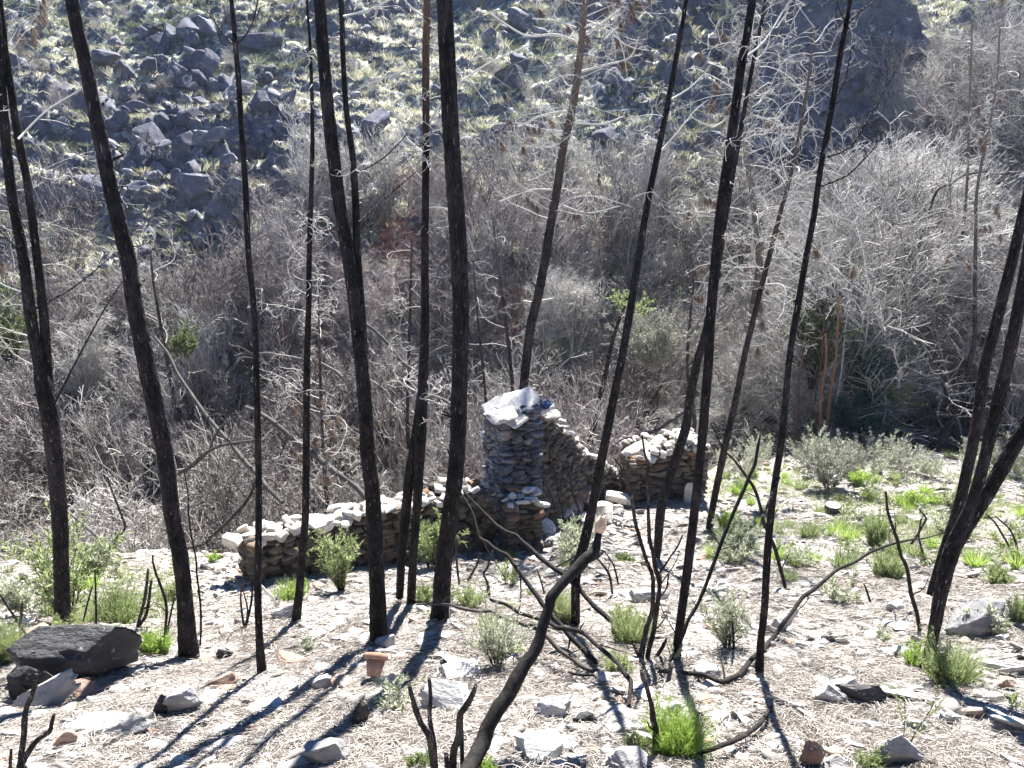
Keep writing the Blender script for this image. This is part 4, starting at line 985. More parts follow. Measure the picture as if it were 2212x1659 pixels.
clump("tall burnt shrub of thin black stems in front of the right pier", [[(1385, 1425, 13), (1392, 1380, 12), (1408, 1323, 10), (1410, 1246, 9), (1390, 1190, 8), (1372, 1126, 8), (1362, 1051, 7), (1345, 1015, 6), (1326, 990, 4)],
      [(1398, 1425, 12), (1407, 1383, 11), (1417, 1323, 10), (1424, 1256, 9), (1410, 1190, 9), (1401, 1123, 8), (1401, 1070, 7), (1401, 1001, 6), (1387, 940, 4)], [(1420, 1330, 5), (1427, 1233, 5), (1450, 1200, 4), (1474, 1156, 3)], [(1425, 1290, 5), (1440, 1270, 4), (1444, 1240, 4)],
      [(1395, 1430, 12), (1380, 1415, 10), (1366, 1385, 6)], [(1410, 1430, 10), (1430, 1400, 8), (1440, 1380, 5)], [(1404, 1430, 10), (1440, 1450, 10), (1455, 1420, 8)]], (1396, 1430), seed=2)
clump("single charred stem bent over left of the lime green bush", [[(1418, 1628, 14), (1417, 1573, 13), (1407, 1523, 11), (1397, 1483, 10), (1385, 1450, 8)]], (1418, 1628), seed=3, kids=4)
clump("burnt forked twig stump in the bottom left corner", [[(40, 1680, 16), (47, 1623, 12), (53, 1556, 12), (67, 1506, 11), (97, 1450, 7)], [(35, 1680, 14), (67, 1616, 12), (107, 1580, 11), (117, 1543, 7)], [(20, 1680, 8), (24, 1620, 6)]], (38, 1675), seed=4, kids=0)
clump("pair of black curved stems in the green patch left of the second trunk", [[(297, 1353, 7), (313, 1290, 7), (320, 1230, 5)], [(300, 1353, 7), (317, 1323, 7), (327, 1253, 5)], [(290, 1410, 5), (310, 1385, 6), (318, 1355, 4)]], (297, 1360), seed=5)
clump("grey bare stem forked near the ground beside the second trunk", [[(357, 1393, 7), (360, 1323, 6), (345, 1260, 6), (337, 1240, 5), (330, 1200, 4)], [(357, 1390, 5), (372, 1310, 4), (380, 1290, 3)]], (357, 1395), seed=6)
clump("thin black twigs in front of the left end of the long wall", [[(527, 1358, 5), (520, 1290, 4), (528, 1220, 3)], [(530, 1358, 6), (543, 1300, 5), (545, 1250, 3)], [(528, 1358, 4), (535, 1320, 4), (524, 1270, 2)]], (527, 1358), seed=7)
clump("bent grey branch foot under the left end of the long wall", [[(600, 1312, 6), (590, 1290, 6), (572, 1275, 6), (560, 1262, 4)], [(600, 1312, 5), (603, 1290, 4), (600, 1270, 3)]], (600, 1312), mat='pale', seed=8, kids=1)
clump("thin charred twigs right of the thickest trunk foot", [[(1062, 1312, 6), (1055, 1270, 7), (1045, 1240, 5), (1064, 1190, 4)], [(1010, 1255, 5), (1030, 1220, 5), (1037, 1195, 4)], [(992, 1262, 5), (987, 1220, 5), (985, 1160, 4)]], (1030, 1290), seed=9)
clump("thin charred twigs in the middle of the slope right of the leaning trunk tip", [[(1323, 1282, 5), (1315, 1240, 6), (1290, 1205, 3)], [(1336, 1262, 4), (1325, 1220, 4), (1305, 1190, 3)], [(1180, 1300, 4), (1170, 1260, 4), (1160, 1230, 3)]], (1325, 1285), seed=10)
clump("bare pale stems growing before the shaded house wall", [[(1222, 1180, 5), (1205, 1120, 5), (1190, 1070, 4), (1160, 1010, 4), (1135, 975, 3)], [(1228, 1180, 5), (1215, 1100, 4), (1203, 1040, 4), (1180, 960, 3)], [(1256, 1175, 6), (1250, 1100, 5), (1235, 1050, 5), (1228, 1020, 4), (1205, 985, 3)], [(1232, 1030, 4), (1238, 1000, 3), (1240, 985, 2)]], (1225, 1185), mat='stick', seed=11)
clump("burnt twiggy sapling beside the green shrub at mid right", [[(1968, 1175, 5), (1985, 1150, 5), (2000, 1120, 4), (1985, 1100, 3)], [(1995, 1200, 5), (1985, 1160, 4), (1990, 1120, 3)], [(2212, 1230, 6), (2180, 1180, 5), (2150, 1130, 4), (2130, 1110, 3)], [(2205, 1215, 5), (2185, 1150, 4), (2150, 1115, 3)]], (2000, 1205), seed=12)
clump("short burnt twig stub in silvery plants right of centre", [[(1585, 1402, 6), (1584, 1370, 5), (1582, 1340, 5)], [(1880, 1300, 5), (1870, 1270, 4), (1866, 1262, 3)]], (1585, 1402), seed=13, kids=1)
clump("burnt twigs in the shrubs at the left edge below the forked tree", [[(40, 1395, 6), (45, 1340, 6), (48, 1300, 5)], [(80, 1420, 6), (95, 1380, 5), (110, 1345, 4)], [(65, 1385, 5), (30, 1330, 5), (0, 1285, 4)], [(208, 1345, 5), (207, 1290, 4), (205, 1230, 3)], [(180, 1340, 4), (190, 1300, 4), (200, 1265, 3)]], (60, 1395), seed=14)

# small sawn stump in the grass
sp_ = hit(1797, 1108); stp = empty("tree_stump", sp_); tag(stp, "small sawn stump with pale top in the green grass at right", "stump")
mb = MB(); n = 14; an = np.arange(n)*2*math.pi/n; r0 = 0.15
pth = np.array([[*(sp_-np.array([0, 0, 0.1])), r0*1.25], [*(sp_+np.array([0, 0, 0.06])), r0*1.03], [*(sp_+np.array([0, 0, 0.16])), r0], [*(sp_+np.array([0, 0, 0.165])), r0*0.98]])
rough_tube(mb, pth, 14, 0.15, 5, 0.03); mb.build("bark", M['log'], stp)
mb = MB(); mb.add(np.vstack([np.stack([sp_[0]+r0*0.92*np.cos(an), sp_[1]+r0*0.92*np.sin(an), np.full(n, sp_[2]+0.172)], 1), sp_+np.array([0, 0, 0.174])]), None, [(i_, (i_+1) % n, n) for i_ in range(n)])
mb.build("cut_face", M['rock_pale'], stp)

# ------------------------------------------------------------------ leafy plants
def blades(mb, base, n, h, spread, rng, w=0.006, up=0.8, a=(0, 1), seg=3):
    an = rng.uniform(0, 2*math.pi, n); rad = np.sqrt(rng.rand(n))
    P0 = np.stack([np.cos(an)*rad*spread*0.35, np.sin(an)*rad*spread*0.35, -0.02*np.ones(n)], 1)+base
    D = np.stack([np.cos(an)*rad, np.sin(an)*rad, np.full(n, up)+rng.uniform(-.2, .3, n)], 1)*np.array([spread, spread, h])
    D /= np.linalg.norm(D, axis=1, keepdims=True)
    P = wander(P0, D, h*rng.uniform(0.45, 1.1, n), seg+1, 0.10, rng, 0.02)
    side = np.cross(D, np.array([0, 0, 1.0])+rng.randn(n, 3)*0.5); side /= np.linalg.norm(side, axis=1, keepdims=True)
    W = w*np.linspace(1, 0.15, seg+1)[None, :, None]*rng.uniform(0.6, 1.3, n)[:, None, None]
    Lf = P-side[:, None]*W; Rt = P+side[:, None]*W
    V = np.stack([Lf, Rt], 2); idx = np.arange(n*(seg+1)*2).reshape(n, seg+1, 2)
    q = np.stack([idx[:, :-1, 0], idx[:, :-1, 1], idx[:, 1:, 1], idx[:, 1:, 0]], -1).reshape(-1, 4)
    mb.add(V.reshape(-1, 3), q, None, np.repeat(rng.uniform(a[0], a[1], n), (seg+1)*2))
def leaves_along(mb, P, per, ln, wd, rng, a=(0, 1), ang=(0.4, 1.0), t0=0.15):
    B_, n, _ = P.shape; par = np.repeat(np.arange(B_), per); t = rng.uniform(t0, 1.0, len(par))*(n-1.001); i0 = t.astype(int); fr = (t-i0)[:, None]
    p0 = P[par, i0]*(1-fr)+P[par, i0+1]*fr; tg = P[par, i0+1]-P[par, i0]; tg /= (np.linalg.norm(tg, axis=1, keepdims=True)+1e-9)
    r = rng.randn(len(par), 3); pr = np.cross(tg, r); pr /= (np.linalg.norm(pr, axis=1, keepdims=True)+1e-9)
    aa = rng.uniform(ang[0], ang[1], len(par))[:, None]; D = tg*np.cos(aa)+pr*np.sin(aa)
    S_ = np.cross(D, rng.randn(len(par), 3)); S_ /= (np.linalg.norm(S_, axis=1, keepdims=True)+1e-9); Nn = np.cross(D, S_)
    L = (ln*rng.uniform(0.5, 1.2, len(par)))[:, None]; W = (wd*rng.uniform(0.7, 1.2, len(par)))[:, None]
    m1 = p0+D*L*0.45; tip = p0+D*L-Nn*L*0.12
    V = np.stack([p0, m1+S_*W+Nn*W*0.3, tip, m1-S_*W+Nn*W*0.3], 1)
    idx = np.arange(len(par)*4).reshape(-1, 4)
    mb.add(V.reshape(-1, 3), None, np.concatenate([idx[:, [0, 1, 2]], idx[:, [0, 2, 3]]]), np.repeat(rng.uniform(a[0], a[1], len(par)), 4))
def leafy(base, h, spread, rng, nst=14, ln=0.05, wd=0.006, per=30, kids=3, up=0.03, a=(0, 1)):
    """returns (stems MB, leaves MB)"""
    an = rng.uniform(0, 2*math.pi, nst); ra = np.sqrt(rng.rand(nst))
    D = np.stack([np.cos(an)*ra*spread, np.sin(an)*ra*spread, np.full(nst, h)*0.9], 1)
    P = wander(np.tile(base, (nst, 1))+np.stack([np.cos(an), np.sin(an), 0*an], 1)*spread*0.12, D, np.linalg.norm(D, axis=1)*rng.uniform(.6, 1.1, nst), 9, 0.07, rng, up)
    R = np.tile(np.linspace(0.006, 0.0015, 9), (nst, 1))*max(0.5, h)
    ms = MB(); tubes(ms, P, R, 4)
    ml = MB(); Pc, Rc = children(P, R, kids, (0.25, 0.5), (0.4, 0.8), rng, 6, 0.08, 0.08, 0.6, 0.15)
    tubes(ms, Pc, np.maximum(Rc, 0.001), 3)
    leaves_along(ml, P, per, ln, wd, rng, a); leaves_along(ml, Pc, max(4, per//2), ln, wd, rng, a)
    return ms, ml
def plant(name, label, u, v, wpx, hpx, kind, mat, seed, cat='shrub', dens=1.0, group=None, ymin=0, ln=None, off=(0, 0, 0)):
    rng = np.random.RandomState(seed); p = hit(u, v, ymin)+np.array(off); d = depth_of(p); W = wpx/F*d/2; Hh = hpx/F*d/0.85
    root = empty(name, p); tag(root, label, cat, group)
    if kind == 'tuft':
        mb = MB(); blades(mb, p, int(500*dens), Hh*0.9, W, rng, w=0.0017*d/6, a=(0, 1)); 
        nk = int(50*max(dens, 0.6)); aa_ = rng.uniform(0, 6.283, nk); ra_ = np.sqrt(rng.rand(nk))*W; el_ = np.sqrt(np.maximum(0.08, 1-(ra_/W)**2*0.8)); sc_ = (rng.rand(4, 2)-0.5)*W*1.1; sh_ = rng.uniform(0.55, 1.0, 4); ic_ = rng.randint(0, 4, nk); ra_ = ra_*0.75; el_ = el_*sh_[ic_]; Pk = wander(np.tile(p, (nk, 1))+np.column_stack([sc_[ic_], np.zeros(nk)])+np.stack([np.cos(aa_)*ra_, np.sin(aa_)*ra_, 0*aa_], 1)*0.35, np.stack([np.cos(aa_)*ra_*0.8, np.sin(aa_)*ra_*0.8, Hh*el_], 1), Hh*el_*rng.uniform(.75, 1.1, nk), 7, .08, rng)
        leaves_along(mb, Pk, 60, 0.024*d/6, 0.0036*d/6, rng)
        mb.build("foliage", M[mat], root)
    else:
        L_ = ln or 0.05
        ms, ml = leafy(p, Hh, W, rng, nst=int(14*dens), ln=L_*d/7, wd=(0.10 if kind == 'leafy' else 0.22)*L_*d/7, per=int(34), kids=4)
        ms.build("stems", M['stick'] if kind != 'pale' else M['grey_twig'], root); ml.build("foliage", M[mat], root)
    return root
PL = [
 ("leafy_sapling", "tall young sapling with long pale green leaves in front of the forked left tree", 150, 1345, 130, 215, 'leafy', 'leaf_bright', 1, 'sapling', 1.3, .075),
 ("leafy_sapling", "leafy sapling with whitish leaves between the first and second left trunks", 222, 1250, 80, 70, 'leafy', 'leaf_silver', 2, 'sapling', 1.0, .07),
 ("green_shrub", "yellow green low shrub left of the second trunk", 255, 1345, 130, 85, 'tuft', 'leaf_bright', 3, 'shrub', 1.6, None),
 ("green_shrub", "bright green tuft at the foot of the second trunk from the left", 345, 1408, 70, 62, 'tuft', 'leaf_lime', 4, 'shrub', 1.2, None),
 ("green_shrub", "small green bush on the rubble behind the second trunk", 370, 1300, 40, 42, 'tuft', 'leaf_bright', 5, 'shrub', 0.9, None),
 ("green_shrub", "small lime green plant on the white rubble left of the long wall", 466, 1216, 34, 24, 'tuft', 'leaf_lime', 6, 'shrub', 0.5, None),
 ("green_shrub", "fine bright green tuft under the left half of the long wall", 632, 1298, 76, 48, 'tuft', 'leaf_lime', 7, 'shrub', 1.2, None),
 ("leafy_shrub", "upright silvery green shrub in front of the middle of the long wall", 738, 1282, 72, 122, 'leafy', 'leaf_bright', 8, 'shrub', 2.2, .045),
 ("leafy_shrub", "leafy shrub between the twin stemmed tree and the thickest trunk", 930, 1225, 100, 110, 'leafy', 'leaf_bright', 9, 'shrub', 1.8, .05),
 ("green_shrub", "low green tuft left of the thickest trunk foot", 915, 1305, 44, 50, 'tuft', 'leaf_bright', 10, 'shrub', 0.8, None),
 ("green_shrub", "airy yellow green tuft right of the thickest trunk foot", 1015, 1310, 66, 62, 'tuft', 'leaf_bright', 11, 'shrub', 0.5, None),
 ("silver_shrub", "silvery grey leaved shrub in the centre foreground beside the thickest trunk's shadow", 1072, 1438, 130, 125, 'leafy', 'leaf_silver', 12, 'shrub', 2.6, .038),
 ("green_shrub", "feathery green bush right of the crossing charred branches", 1362, 1388, 95, 90, 'tuft', 'leaf_bright', 13, 'shrub', 1.6, None),
 ("green_shrub", "small green bush at the hooked charred branch", 1330, 1452, 66, 56, 'tuft', 'leaf_bright', 14, 'shrub', 1.2, None),
 ("green_shrub", "green tuft hugging the foot of the slim leaning trunk", 1222, 1345, 60, 80, 'tuft', 'leaf_bright', 15, 'shrub', 0.9, None),
 ("green_shrub", "dense lime green bush in the right of the bottom centre", 1462, 1622, 140, 118, 'tuft', 'leaf_lime', 16, 'shrub', 3.0, None),
 ("green_shrub", "pale green low tuft left of the dense lime green bush", 1372, 1622, 90, 46, 'tuft', 'leaf_bright', 17, 'shrub', 0.8, None),
 ("leafy_shrub", "pale long leaved plant before the rubble heap of the ruin", 1240, 1228, 90, 110, 'leafy', 'leaf_silver', 18, 'shrub', 1.6, .055),
 ("silver_shrub", "silvery narrow leaved plant beside the trunk crossing right of centre", 1570, 1398, 110, 110, 'leafy', 'leaf_silver', 19, 'shrub', 2.0, .045),
 ("yellow_plant", "yellow flowering plant at the foot of the thin trunk right of the pier", 1568, 1158, 40, 66, 'tuft', 'leaf_lime', 20, 'plant', 0.9, None),
 ("silver_shrub", "silvery plant in front of the yellow plant right of the pier", 1580, 1215, 110, 60, 'leafy', 'leaf_silver', 21, 'shrub', 1.4, .05),
 ("green_shrub", "round grey green bush in the upper part of the right slope", 1915, 1252, 70, 70, 'tuft', 'leaf_bright', 22, 'shrub', 1.3, None),
 ("green_shrub", "tall green bush beside the charred sapling at right", 1892, 1178, 50, 78, 'tuft', 'leaf_bright', 23, 'shrub', 1.2, None),
 ("green_shrub", "bright green spreading bush at the foot of the right hand trunks", 2055, 1470, 130, 104, 'tuft', 'leaf_bright', 24, 'shrub', 2.2, None),
 ("green_shrub", "green tuft left of the right hand trunk base", 1978, 1440, 60, 60, 'tuft', 'leaf_lime', 25, 'shrub', 0.9, None),
 ("green_shrub", "green bush behind the large right hand boulder", 2155, 1262, 74, 44, 'tuft', 'leaf_bright', 26, 'shrub', 1.0, None),
 ("leafy_shrub", "sprig of whitish leaves in front of the right hand boulder", 2115, 1368, 80, 60, 'leafy', 'leaf_silver', 27, 'shrub', 0.6, .06),
 ("green_shrub", "vivid green tuft near the sawn stump", 1975, 1092, 44, 34, 'tuft', 'leaf_lime', 28, 'shrub', 0.8, None),
 ("green_shrub", "green plant below the rosemary like spikes at right", 1860, 1045, 56, 40, 'tuft', 'leaf_lime', 29, 'shrub', 0.8, None),
 ("dry_shrub", "grey brown bush of upright dry spikes at the edge of the bank", 1790, 1055, 130, 100, 'leafy', 'leaf_pale', 30, 'shrub', 2.4, .045),
 ("green_shrub", "green bush at the far left edge below the forked tree", 20, 1430, 80, 100, 'tuft', 'leaf_bright', 31, 'shrub', 1.6, None),
 ("silver_shrub", "silvery bush at the left edge above the big boulder", 60, 1330, 110, 80, 'leafy', 'leaf_silver', 32, 'shrub', 1.4, .05),
 ("green_shrub", "small green tuft on the litter before the ruin pillar", 1100, 1208, 44, 22, 'tuft', 'leaf_bright', 33, 'shrub', .5, None),
 ("green_shrub", "flat green patch on the litter below the right pier", 1350, 1212, 56, 18, 'tuft', 'leaf_bright', 34, 'shrub', .5, None),
 ("green_shrub", "small green tuft at the bottom edge beside the cut stems", 900, 1665, 60, 40, 'tuft', 'leaf_bright', 35, 'shrub', .5, None),
 ("green_shrub", "lime green sprouts at the foot of the leaning charred trunk", 1050, 1680, 50, 46, 'tuft', 'leaf_lime', 36, 'shrub', .5, None),
 ("green_shrub", "thin green plant at the bottom right among white rocks", 1880, 1668, 60, 60, 'tuft', 'leaf_bright', 37, 'shrub', .3, None),
 ("leafy_shrub", "bare stalked weed standing tall in the lower right", 1950, 1640, 26, 210, 'leafy', 'leaf_bright', 38, 'plant', .2, .05),
 ("green_shrub", "pale green bush at the right edge of the slope", 2195, 1345, 60, 70, 'tuft', 'leaf_bright', 39, 'shrub', .7, None),
 ("silver_shrub", "silvery low plant right of the slim right trunk", 1810, 1300, 110, 50, 'leafy', 'leaf_silver', 40, 'shrub', 1.0, .045),
]
for (nm, lb, u, v, w_, h_, kd, mt, sdd, ct, dn, ln) in PL:
    plant(nm, lb, u, v, w_, h_, kd, mt, sdd, ct, dn, ln=ln)
# small repeated plants on the right bank and elsewhere: copies of six meshes
rng = np.random.RandomState(12)
sm = []
for k in range(8):
    mb = MB(); r = np.random.RandomState(60+k)
    if k % 2: blades(mb, np.zeros(3), 240, 0.30, 0.16, r, w=0.005)
    else:
        ms, ml = leafy(np.zeros(3), 0.34, 0.18, r, 9, .06, .008, 22, 3); mb = ml
    sm.append(mb.mesh("low_plant", M[['leaf_silver', 'leaf_bright', 'leaf_bright', 'leaf_lime'][k % 4]]))
cnt = 0
while cnt < 170:
    zz = rng.rand()
    if zz < 0.62: u = rng.uniform(1540, 2280); v = rng.uniform(975, 1230)
    elif zz < 0.75: u = rng.uniform(-40, 330); v = rng.uniform(1200, 1400)
    else: u = rng.uniform(560, 2240); v = rng.uniform(1200, 1640)
    if v > 1230 and rng.rand() < 0.5: continue
    p = hit(u, v)
    if p[1] > 21.5: continue
    ki = rng.randint(8); o = bpy.data.objects.new("low_plant", sm[ki]); COL.objects.link(o); o.location = p; s = rng.uniform(0.45, 1.15)*(1.0 if p[1] > 8 else 0.6); o.scale = (s*1.2, s*1.2, s); o.rotation_euler = (0, 0, rng.uniform(0, 6.3))
    tag(o, ("small silvery plant " if ki % 4 == 0 else "small green plant ")+near(p), "plant", "small plants sprouting on the slope"); cnt += 1
# silvery shrubs along the edge of the bank
egm = []
for k in range(3):
    r = np.random.RandomState(160+k); ms, ml = leafy(np.zeros(3), 0.6, 0.4, r, 18, .055, .008, 26, 4); egm.append((ms.mesh("stems", M['grey_twig']), ml.mesh("foliage", M['leaf_silver' if k != 1 else 'leaf_pale'])))
for k in range(28):
    u = rng.uniform(1530, 2280); v = rng.uniform(955, 1030); p = hit(u, v)
    if p[1] > 23: p = hit(u, 1010)
    if p[1] > 23: continue
    o = empty("edge_shrub", p); kk = rng.randint(3); s_ = rng.uniform(0.7, 1.4); o.scale = (s_,)*3; o.rotation_euler = (0, 0, rng.uniform(0, 6.3))
    for me_, nm_ in zip(egm[kk], ("stems", "foliage")):
        c_ = bpy.data.objects.new(nm_, me_); COL.objects.link(c_); c_.parent = o
    tag(o, "silvery bush on the bank edge "+near(p), "shrub", "silvery bushes along the edge of the right bank")
# ground cover grass on the right bank
mb = MB()
for k in range(2600):
    u = rng.uniform(1530, 2300) if k % 5 else rng.uniform(150, 420); v = rng.uniform(985, 1170) if k % 5 else rng.uniform(1150, 1340)
    p = hit(u, v)
    if p[1] > 21.5 or float(fbm(p[0]*.9, p[1]*.9, 44, 2)) < 0.05-0.30*rng.rand(): continue
    blades(mb, p, 22, rng.uniform(0.06, 0.22), 0.18, rng, w=0.005, seg=2, a=(0.2, 1))
tag(mb.build("ground_cover", M['leaf_bright']), "fresh yellow green grass and seedlings on the bank", "grass", kind='stuff')
# tuft on the pillar, its blue shade put into the leaf colour
p = at(1178, 880, 12.9); tb = empty("leaf_tuft", p); tag(tb, "small tuft of leaves painted shade blue on top of the ruin pillar", "plant"); mb = MB(); blades(mb, np.array(p), 160, 0.20, 0.14, rng, w=0.008); mb.build("foliage", M['leaf_shade_blue'], tb)

# ------------------------------------------------------------------ ravine thicket: bare shrubs and trees
def shrub_mesh(seed, h, spread, stems, mat, k1=7, k2=6, k3=4, tree=False, r0=0.022, curl=0.09, tw=0.006, up=0.04):
    rng = np.random.RandomState(seed); an = rng.uniform(0, 6.283, stems); ra = np.sqrt(rng.rand(stems)); mb = MB()
    P0 = np.stack([np.cos(an)*ra*0.25, np.sin(an)*ra*0.25, np.full(stems, -0.2)], 1)
    D = np.stack([np.cos(an)*ra*spread, np.sin(an)*ra*spread, np.full(stems, h)], 1)
    P = wander(P0, D, h*rng.uniform(0.6, 1.0, stems), 9, curl*0.8, rng, 0.03)
    R = np.tile(np.linspace(r0, r0*0.3, 9), (stems, 1)); tubes(mb, P, R, 5, rng.rand(stems))
    Pc, Rc = children(P, R, k1, (0.3, 0.55), (0.4, 1.0), rng, 7, curl*1.3, up, 0.5, 0.15); tubes(mb, Pc, np.maximum(Rc, tw), 3, rng.rand(len(Pc)))
    Pd, Rd = children(Pc, Rc, k2, (0.3, 0.6), (0.4, 1.0), rng, 5, curl*2.0, up, 0.6, 0.15); tubes(mb, Pd, np.maximum(Rd, tw*0.8), 3, rng.rand(len(Pd)))
    if k3:
        Pe, Re = children(Pd, Rd, k3, (0.35, 0.8), (0.3, 1.1), rng, 4, curl*2.2, up, 0.6, 0.15); tubes(mb, Pe, np.maximum(Re, tw*0.6), 3, rng.rand(len(Pe)))
    return mb.mesh("bare_shrub", M[mat])
SH = [shrub_mesh(1000+k, 2.6+0.5*(k % 3), 1.7+0.3*(k % 2), 9, mt, 7, 6, 3, r0=0.024, tw=0.0095, up=0.09, curl=0.06) for k, mt in enumerate(['grey_twig', 'brown_twig', 'grey_twig', 'brown_twig', 'grey_twig', 'brown_twig', 'grey_twig'])]
RED = [shrub_mesh(1040+k, 2.2, 1.6, 9, 'red_twig', 7, 6, 4, tw=0.0075) for k in range(2)]
TR = [shrub_mesh(1060+k, 7.0, 3.2, 6, 'grey_twig' if k % 2 else 'brown_twig', 13, 9, 6, r0=0.055, curl=0.07, tw=0.0105) for k in range(4)]
CU = [shrub_mesh(1080+k, 2.6, 2.4, 7, 'grey_twig', 6, 5, 3, r0=0.03, curl=0.24, tw=0.009, up=0.0) for k in range(3)]
TOPU = [0, 300, 430, 500, 560, 800, 1000, 1100, 1250, 1400, 1500, 1700, 1800, 1880, 1950, 2050, 2212, 2500]
TOPV = [490, 490, 590, 540, 330, 290, 320, 300, 350, 320, 370, 410, 350, 220, 130, 60, 10, -20]
rng = np.random.RandomState(99)
def put(name, me, p, s, label, cat, group, sz=None, tilt=0.15):
    o = bpy.data.objects.new(name, me); COL.objects.link(o); o.location = p; o.scale = (s, s, s*(sz or 1)); o.rotation_euler = (rng.uniform(-tilt, tilt), rng.uniform(-tilt, tilt), rng.uniform(0, 6.3)); return tag(o, label, cat, group)
cnt = 0; tries = 0; occ = []
while cnt < 470 and tries < 40000:
    tries += 1
    Y = 13+36*rng.rand()**0.95; X = rng.uniform(-0.82, 0.82)*(Y+2)
    if Y > 40 and X < 0.42*Y: continue
    Yb = float(np.interp(X, [-8, -3.5, 0, 2.2, 4.2, 7, 14], [12.6, 12.8, 13.6, 16.8, 18.2, 20.5, 21.0]))
    if Y < Yb+2.2: continue
    z = float(H(X, Y)); u, v = proj(X, Y, z); d = Y*CP-z*SP
    big = 3.0*F/d*0.75
    if v-big < np.interp(u, TOPU, TOPV): continue
    md = 0.8 if Y < 24 else 1.05
    if float(fbm(X*0.16, Y*0.16, 88, 2)) < -0.22 and Y > 17: continue
    if any((X-a_)**2+(Y-b_)**2 < md*md for a_, b_ in occ): continue
    occ.append((X, Y)); cnt += 1
    redz = (600 < u < 1150 and 420 < v < 950)
    if redz and rng.rand() < 0.22: put("bare_shrub", RED[rng.randint(2)], (X, Y, z), rng.uniform(.7, 1.1), "reddish bare shrub "+zone(u, v), "shrub", "reddish shrubs in the ravine thicket")
    elif v > 650 and rng.rand() < 0.30: continue
    elif v > 650 and rng.rand() < 0.40: put("curly_shrub", CU[rng.randint(3)], (X, Y, z), rng.uniform(.7, 1.2), "dead shrub with pale curling twigs "+zone(u, v), "shrub", "dead shrubs with pale curly twigs in the ravine", tilt=0.5)
    else: 
        ki = rng.randint(7); ki = ki if v < 620 or rng.rand() < 0.35 else (1, 3, 5)[rng.randint(3)]; br_ = ki in (1, 3, 5); put("bare_shrub", SH[ki], (X, Y, z), rng.uniform(0.55, 1.3), ("brownish" if br_ else "grey")+" leafless shrub "+zone(u, v), "shrub", "brownish bare shrubs filling the ravine" if br_ else "grey bare shrubs filling the ravine", sz=rng.uniform(0.8, 1.35))
# tall bare trees: a wood at the right, some through the middle
for k in range(92):
    if k < 80: u = rng.uniform(1760, 2360); Y = rng.uniform(22.5, 50 if u > 1900 else 38); 
    else: u = rng.uniform(0, 1700); Y = rng.uniform(22, 31)
    X = (u-1106)/F*(Y*CP+9*SP); z = float(H(X, Y)); uu, vv_ = proj(X, Y, z); s = rng.uniform(0.75, 1.25) if k < 80 else rng.uniform(0.45, 0.7)
    tp = proj(X, Y, z+6.3*s)[1]; lim = np.interp(uu, TOPU, TOPV)
    if tp < lim: s *= max(0.35, (vv_-lim)/(vv_-tp))
    put("bare_tree", TR[rng.randint(4)], (X, Y, z), s, ("tall leafless grey tree " if k < 80 else "slight leafless grey tree ")+zone(uu, vv_), "tree", "leafless trees on the right" if k < 80 else "leafless trees in the ravine", tilt=0.08)

# thin standing dead trees one can tell apart (pixel foot, pixel top)
def dead_tree(label, pts, Y, mat='char_grey', seed=1, rand=14, rlen=(0.8, 2.0), rmat='pale', rr=0.009, curl=0.17, name="dead_tree", vmax=2000, group=None, kids=6, needles=False):
    return burnt_tree(label, [pts], mat=mat, Yb=Y, seed=seed, rand=rand, rlen=rlen, rmat=rmat, rr=rr, curl=curl, name=name, vmax=vmax, group=group, extend=3.0, kids=kids, sink=1.0, needles=needles)
dead_tree("thin dead tree with bare fan of branches left of the bent pine", [(1108, 850, 8), (1100, 760, 9), (1092, 690, 9), (1080, 600, 8), (1072, 540, 6), (1065, 470, 4)], 20, seed=41)
dead_tree("thin dark dead stem left of the ruin pillar top", [(1050, 880, 6), (1043, 790, 6), (1035, 720, 6), (1028, 640, 5), (1022, 560, 3)], 19.5, seed=42, rand=8, rmat='grey_twig')
dead_tree("leaning dead tree with brown bark behind the rubble heap", [(1275, 950, 13), (1290, 890, 12), (1305, 820, 11), (1325, 730, 9), (1350, 660, 6)], 19, 'char_brown', seed=43)
dead_tree("leaning brown dead tree with torn bark left of the right edge cluster", [(2020, 960, 18), (2050, 920, 15), (2062, 880, 13), (2040, 840, 8), (2030, 780, 5)], 20.5, 'char_brown', seed=44, rlen=(1, 2.5))
dead_tree("slim dead tree with pale twigs at the far right", [(2105, 730, 9), (2106, 620, 9), (2108, 500, 8), (2112, 400, 7), (2150, 200, 5), (2160, 60, 4)], 22, seed=45, rand=34, rlen=(1.0, 2.6), curl=0.28, needles=True)
dead_tree("slim dead tree in the upper right among pale twigs", [(2080, 500, 6), (2090, 380, 6), (2093, 260, 6), (2097, 150, 5), (2100, 40, 4)], 24, 'char_grey', seed=46, rand=10)
dead_tree("straight thin pale trunk rising through the twigs left of centre", [(880, 900, 7), (885, 700, 6), (890, 500, 5)], 21, seed=47, rand=8, rmat='brown_twig')
dead_tree("forked pale dead tree in the far left thicket", [(365, 800, 8), (350, 720, 8), (338, 650, 7), (330, 600, 6), (325, 540, 4)], 19, seed=48, rand=12)
dead_tree("broad dead tree with bare crown right of the slim leaning trunk", [(1500, 900, 8), (1485, 800, 7), (1490, 700, 6), (1500, 600, 4)], 22, seed=49, rand=16, rmat='grey_twig')
dead_tree("dead tree with long arching pale branches in the upper right centre", [(1640, 560, 14), (1625, 420, 13), (1610, 300, 12), (1630, 180, 10), (1650, 60, 8)], 17, 'char_grey', seed=50, rand=50, rlen=(0.9, 2.6), curl=0.17, rr=.008, kids=9, needles=True)
dead_tree("dead pine with drooping pale branches in the top left", [(70, 700, 8), (40, 500, 8), (20, 300, 7), (5, 100, 6)], 16, 'char_grey', seed=51, rand=30, rlen=(1.0, 2.4), curl=0.14, rr=.008, needles=True)
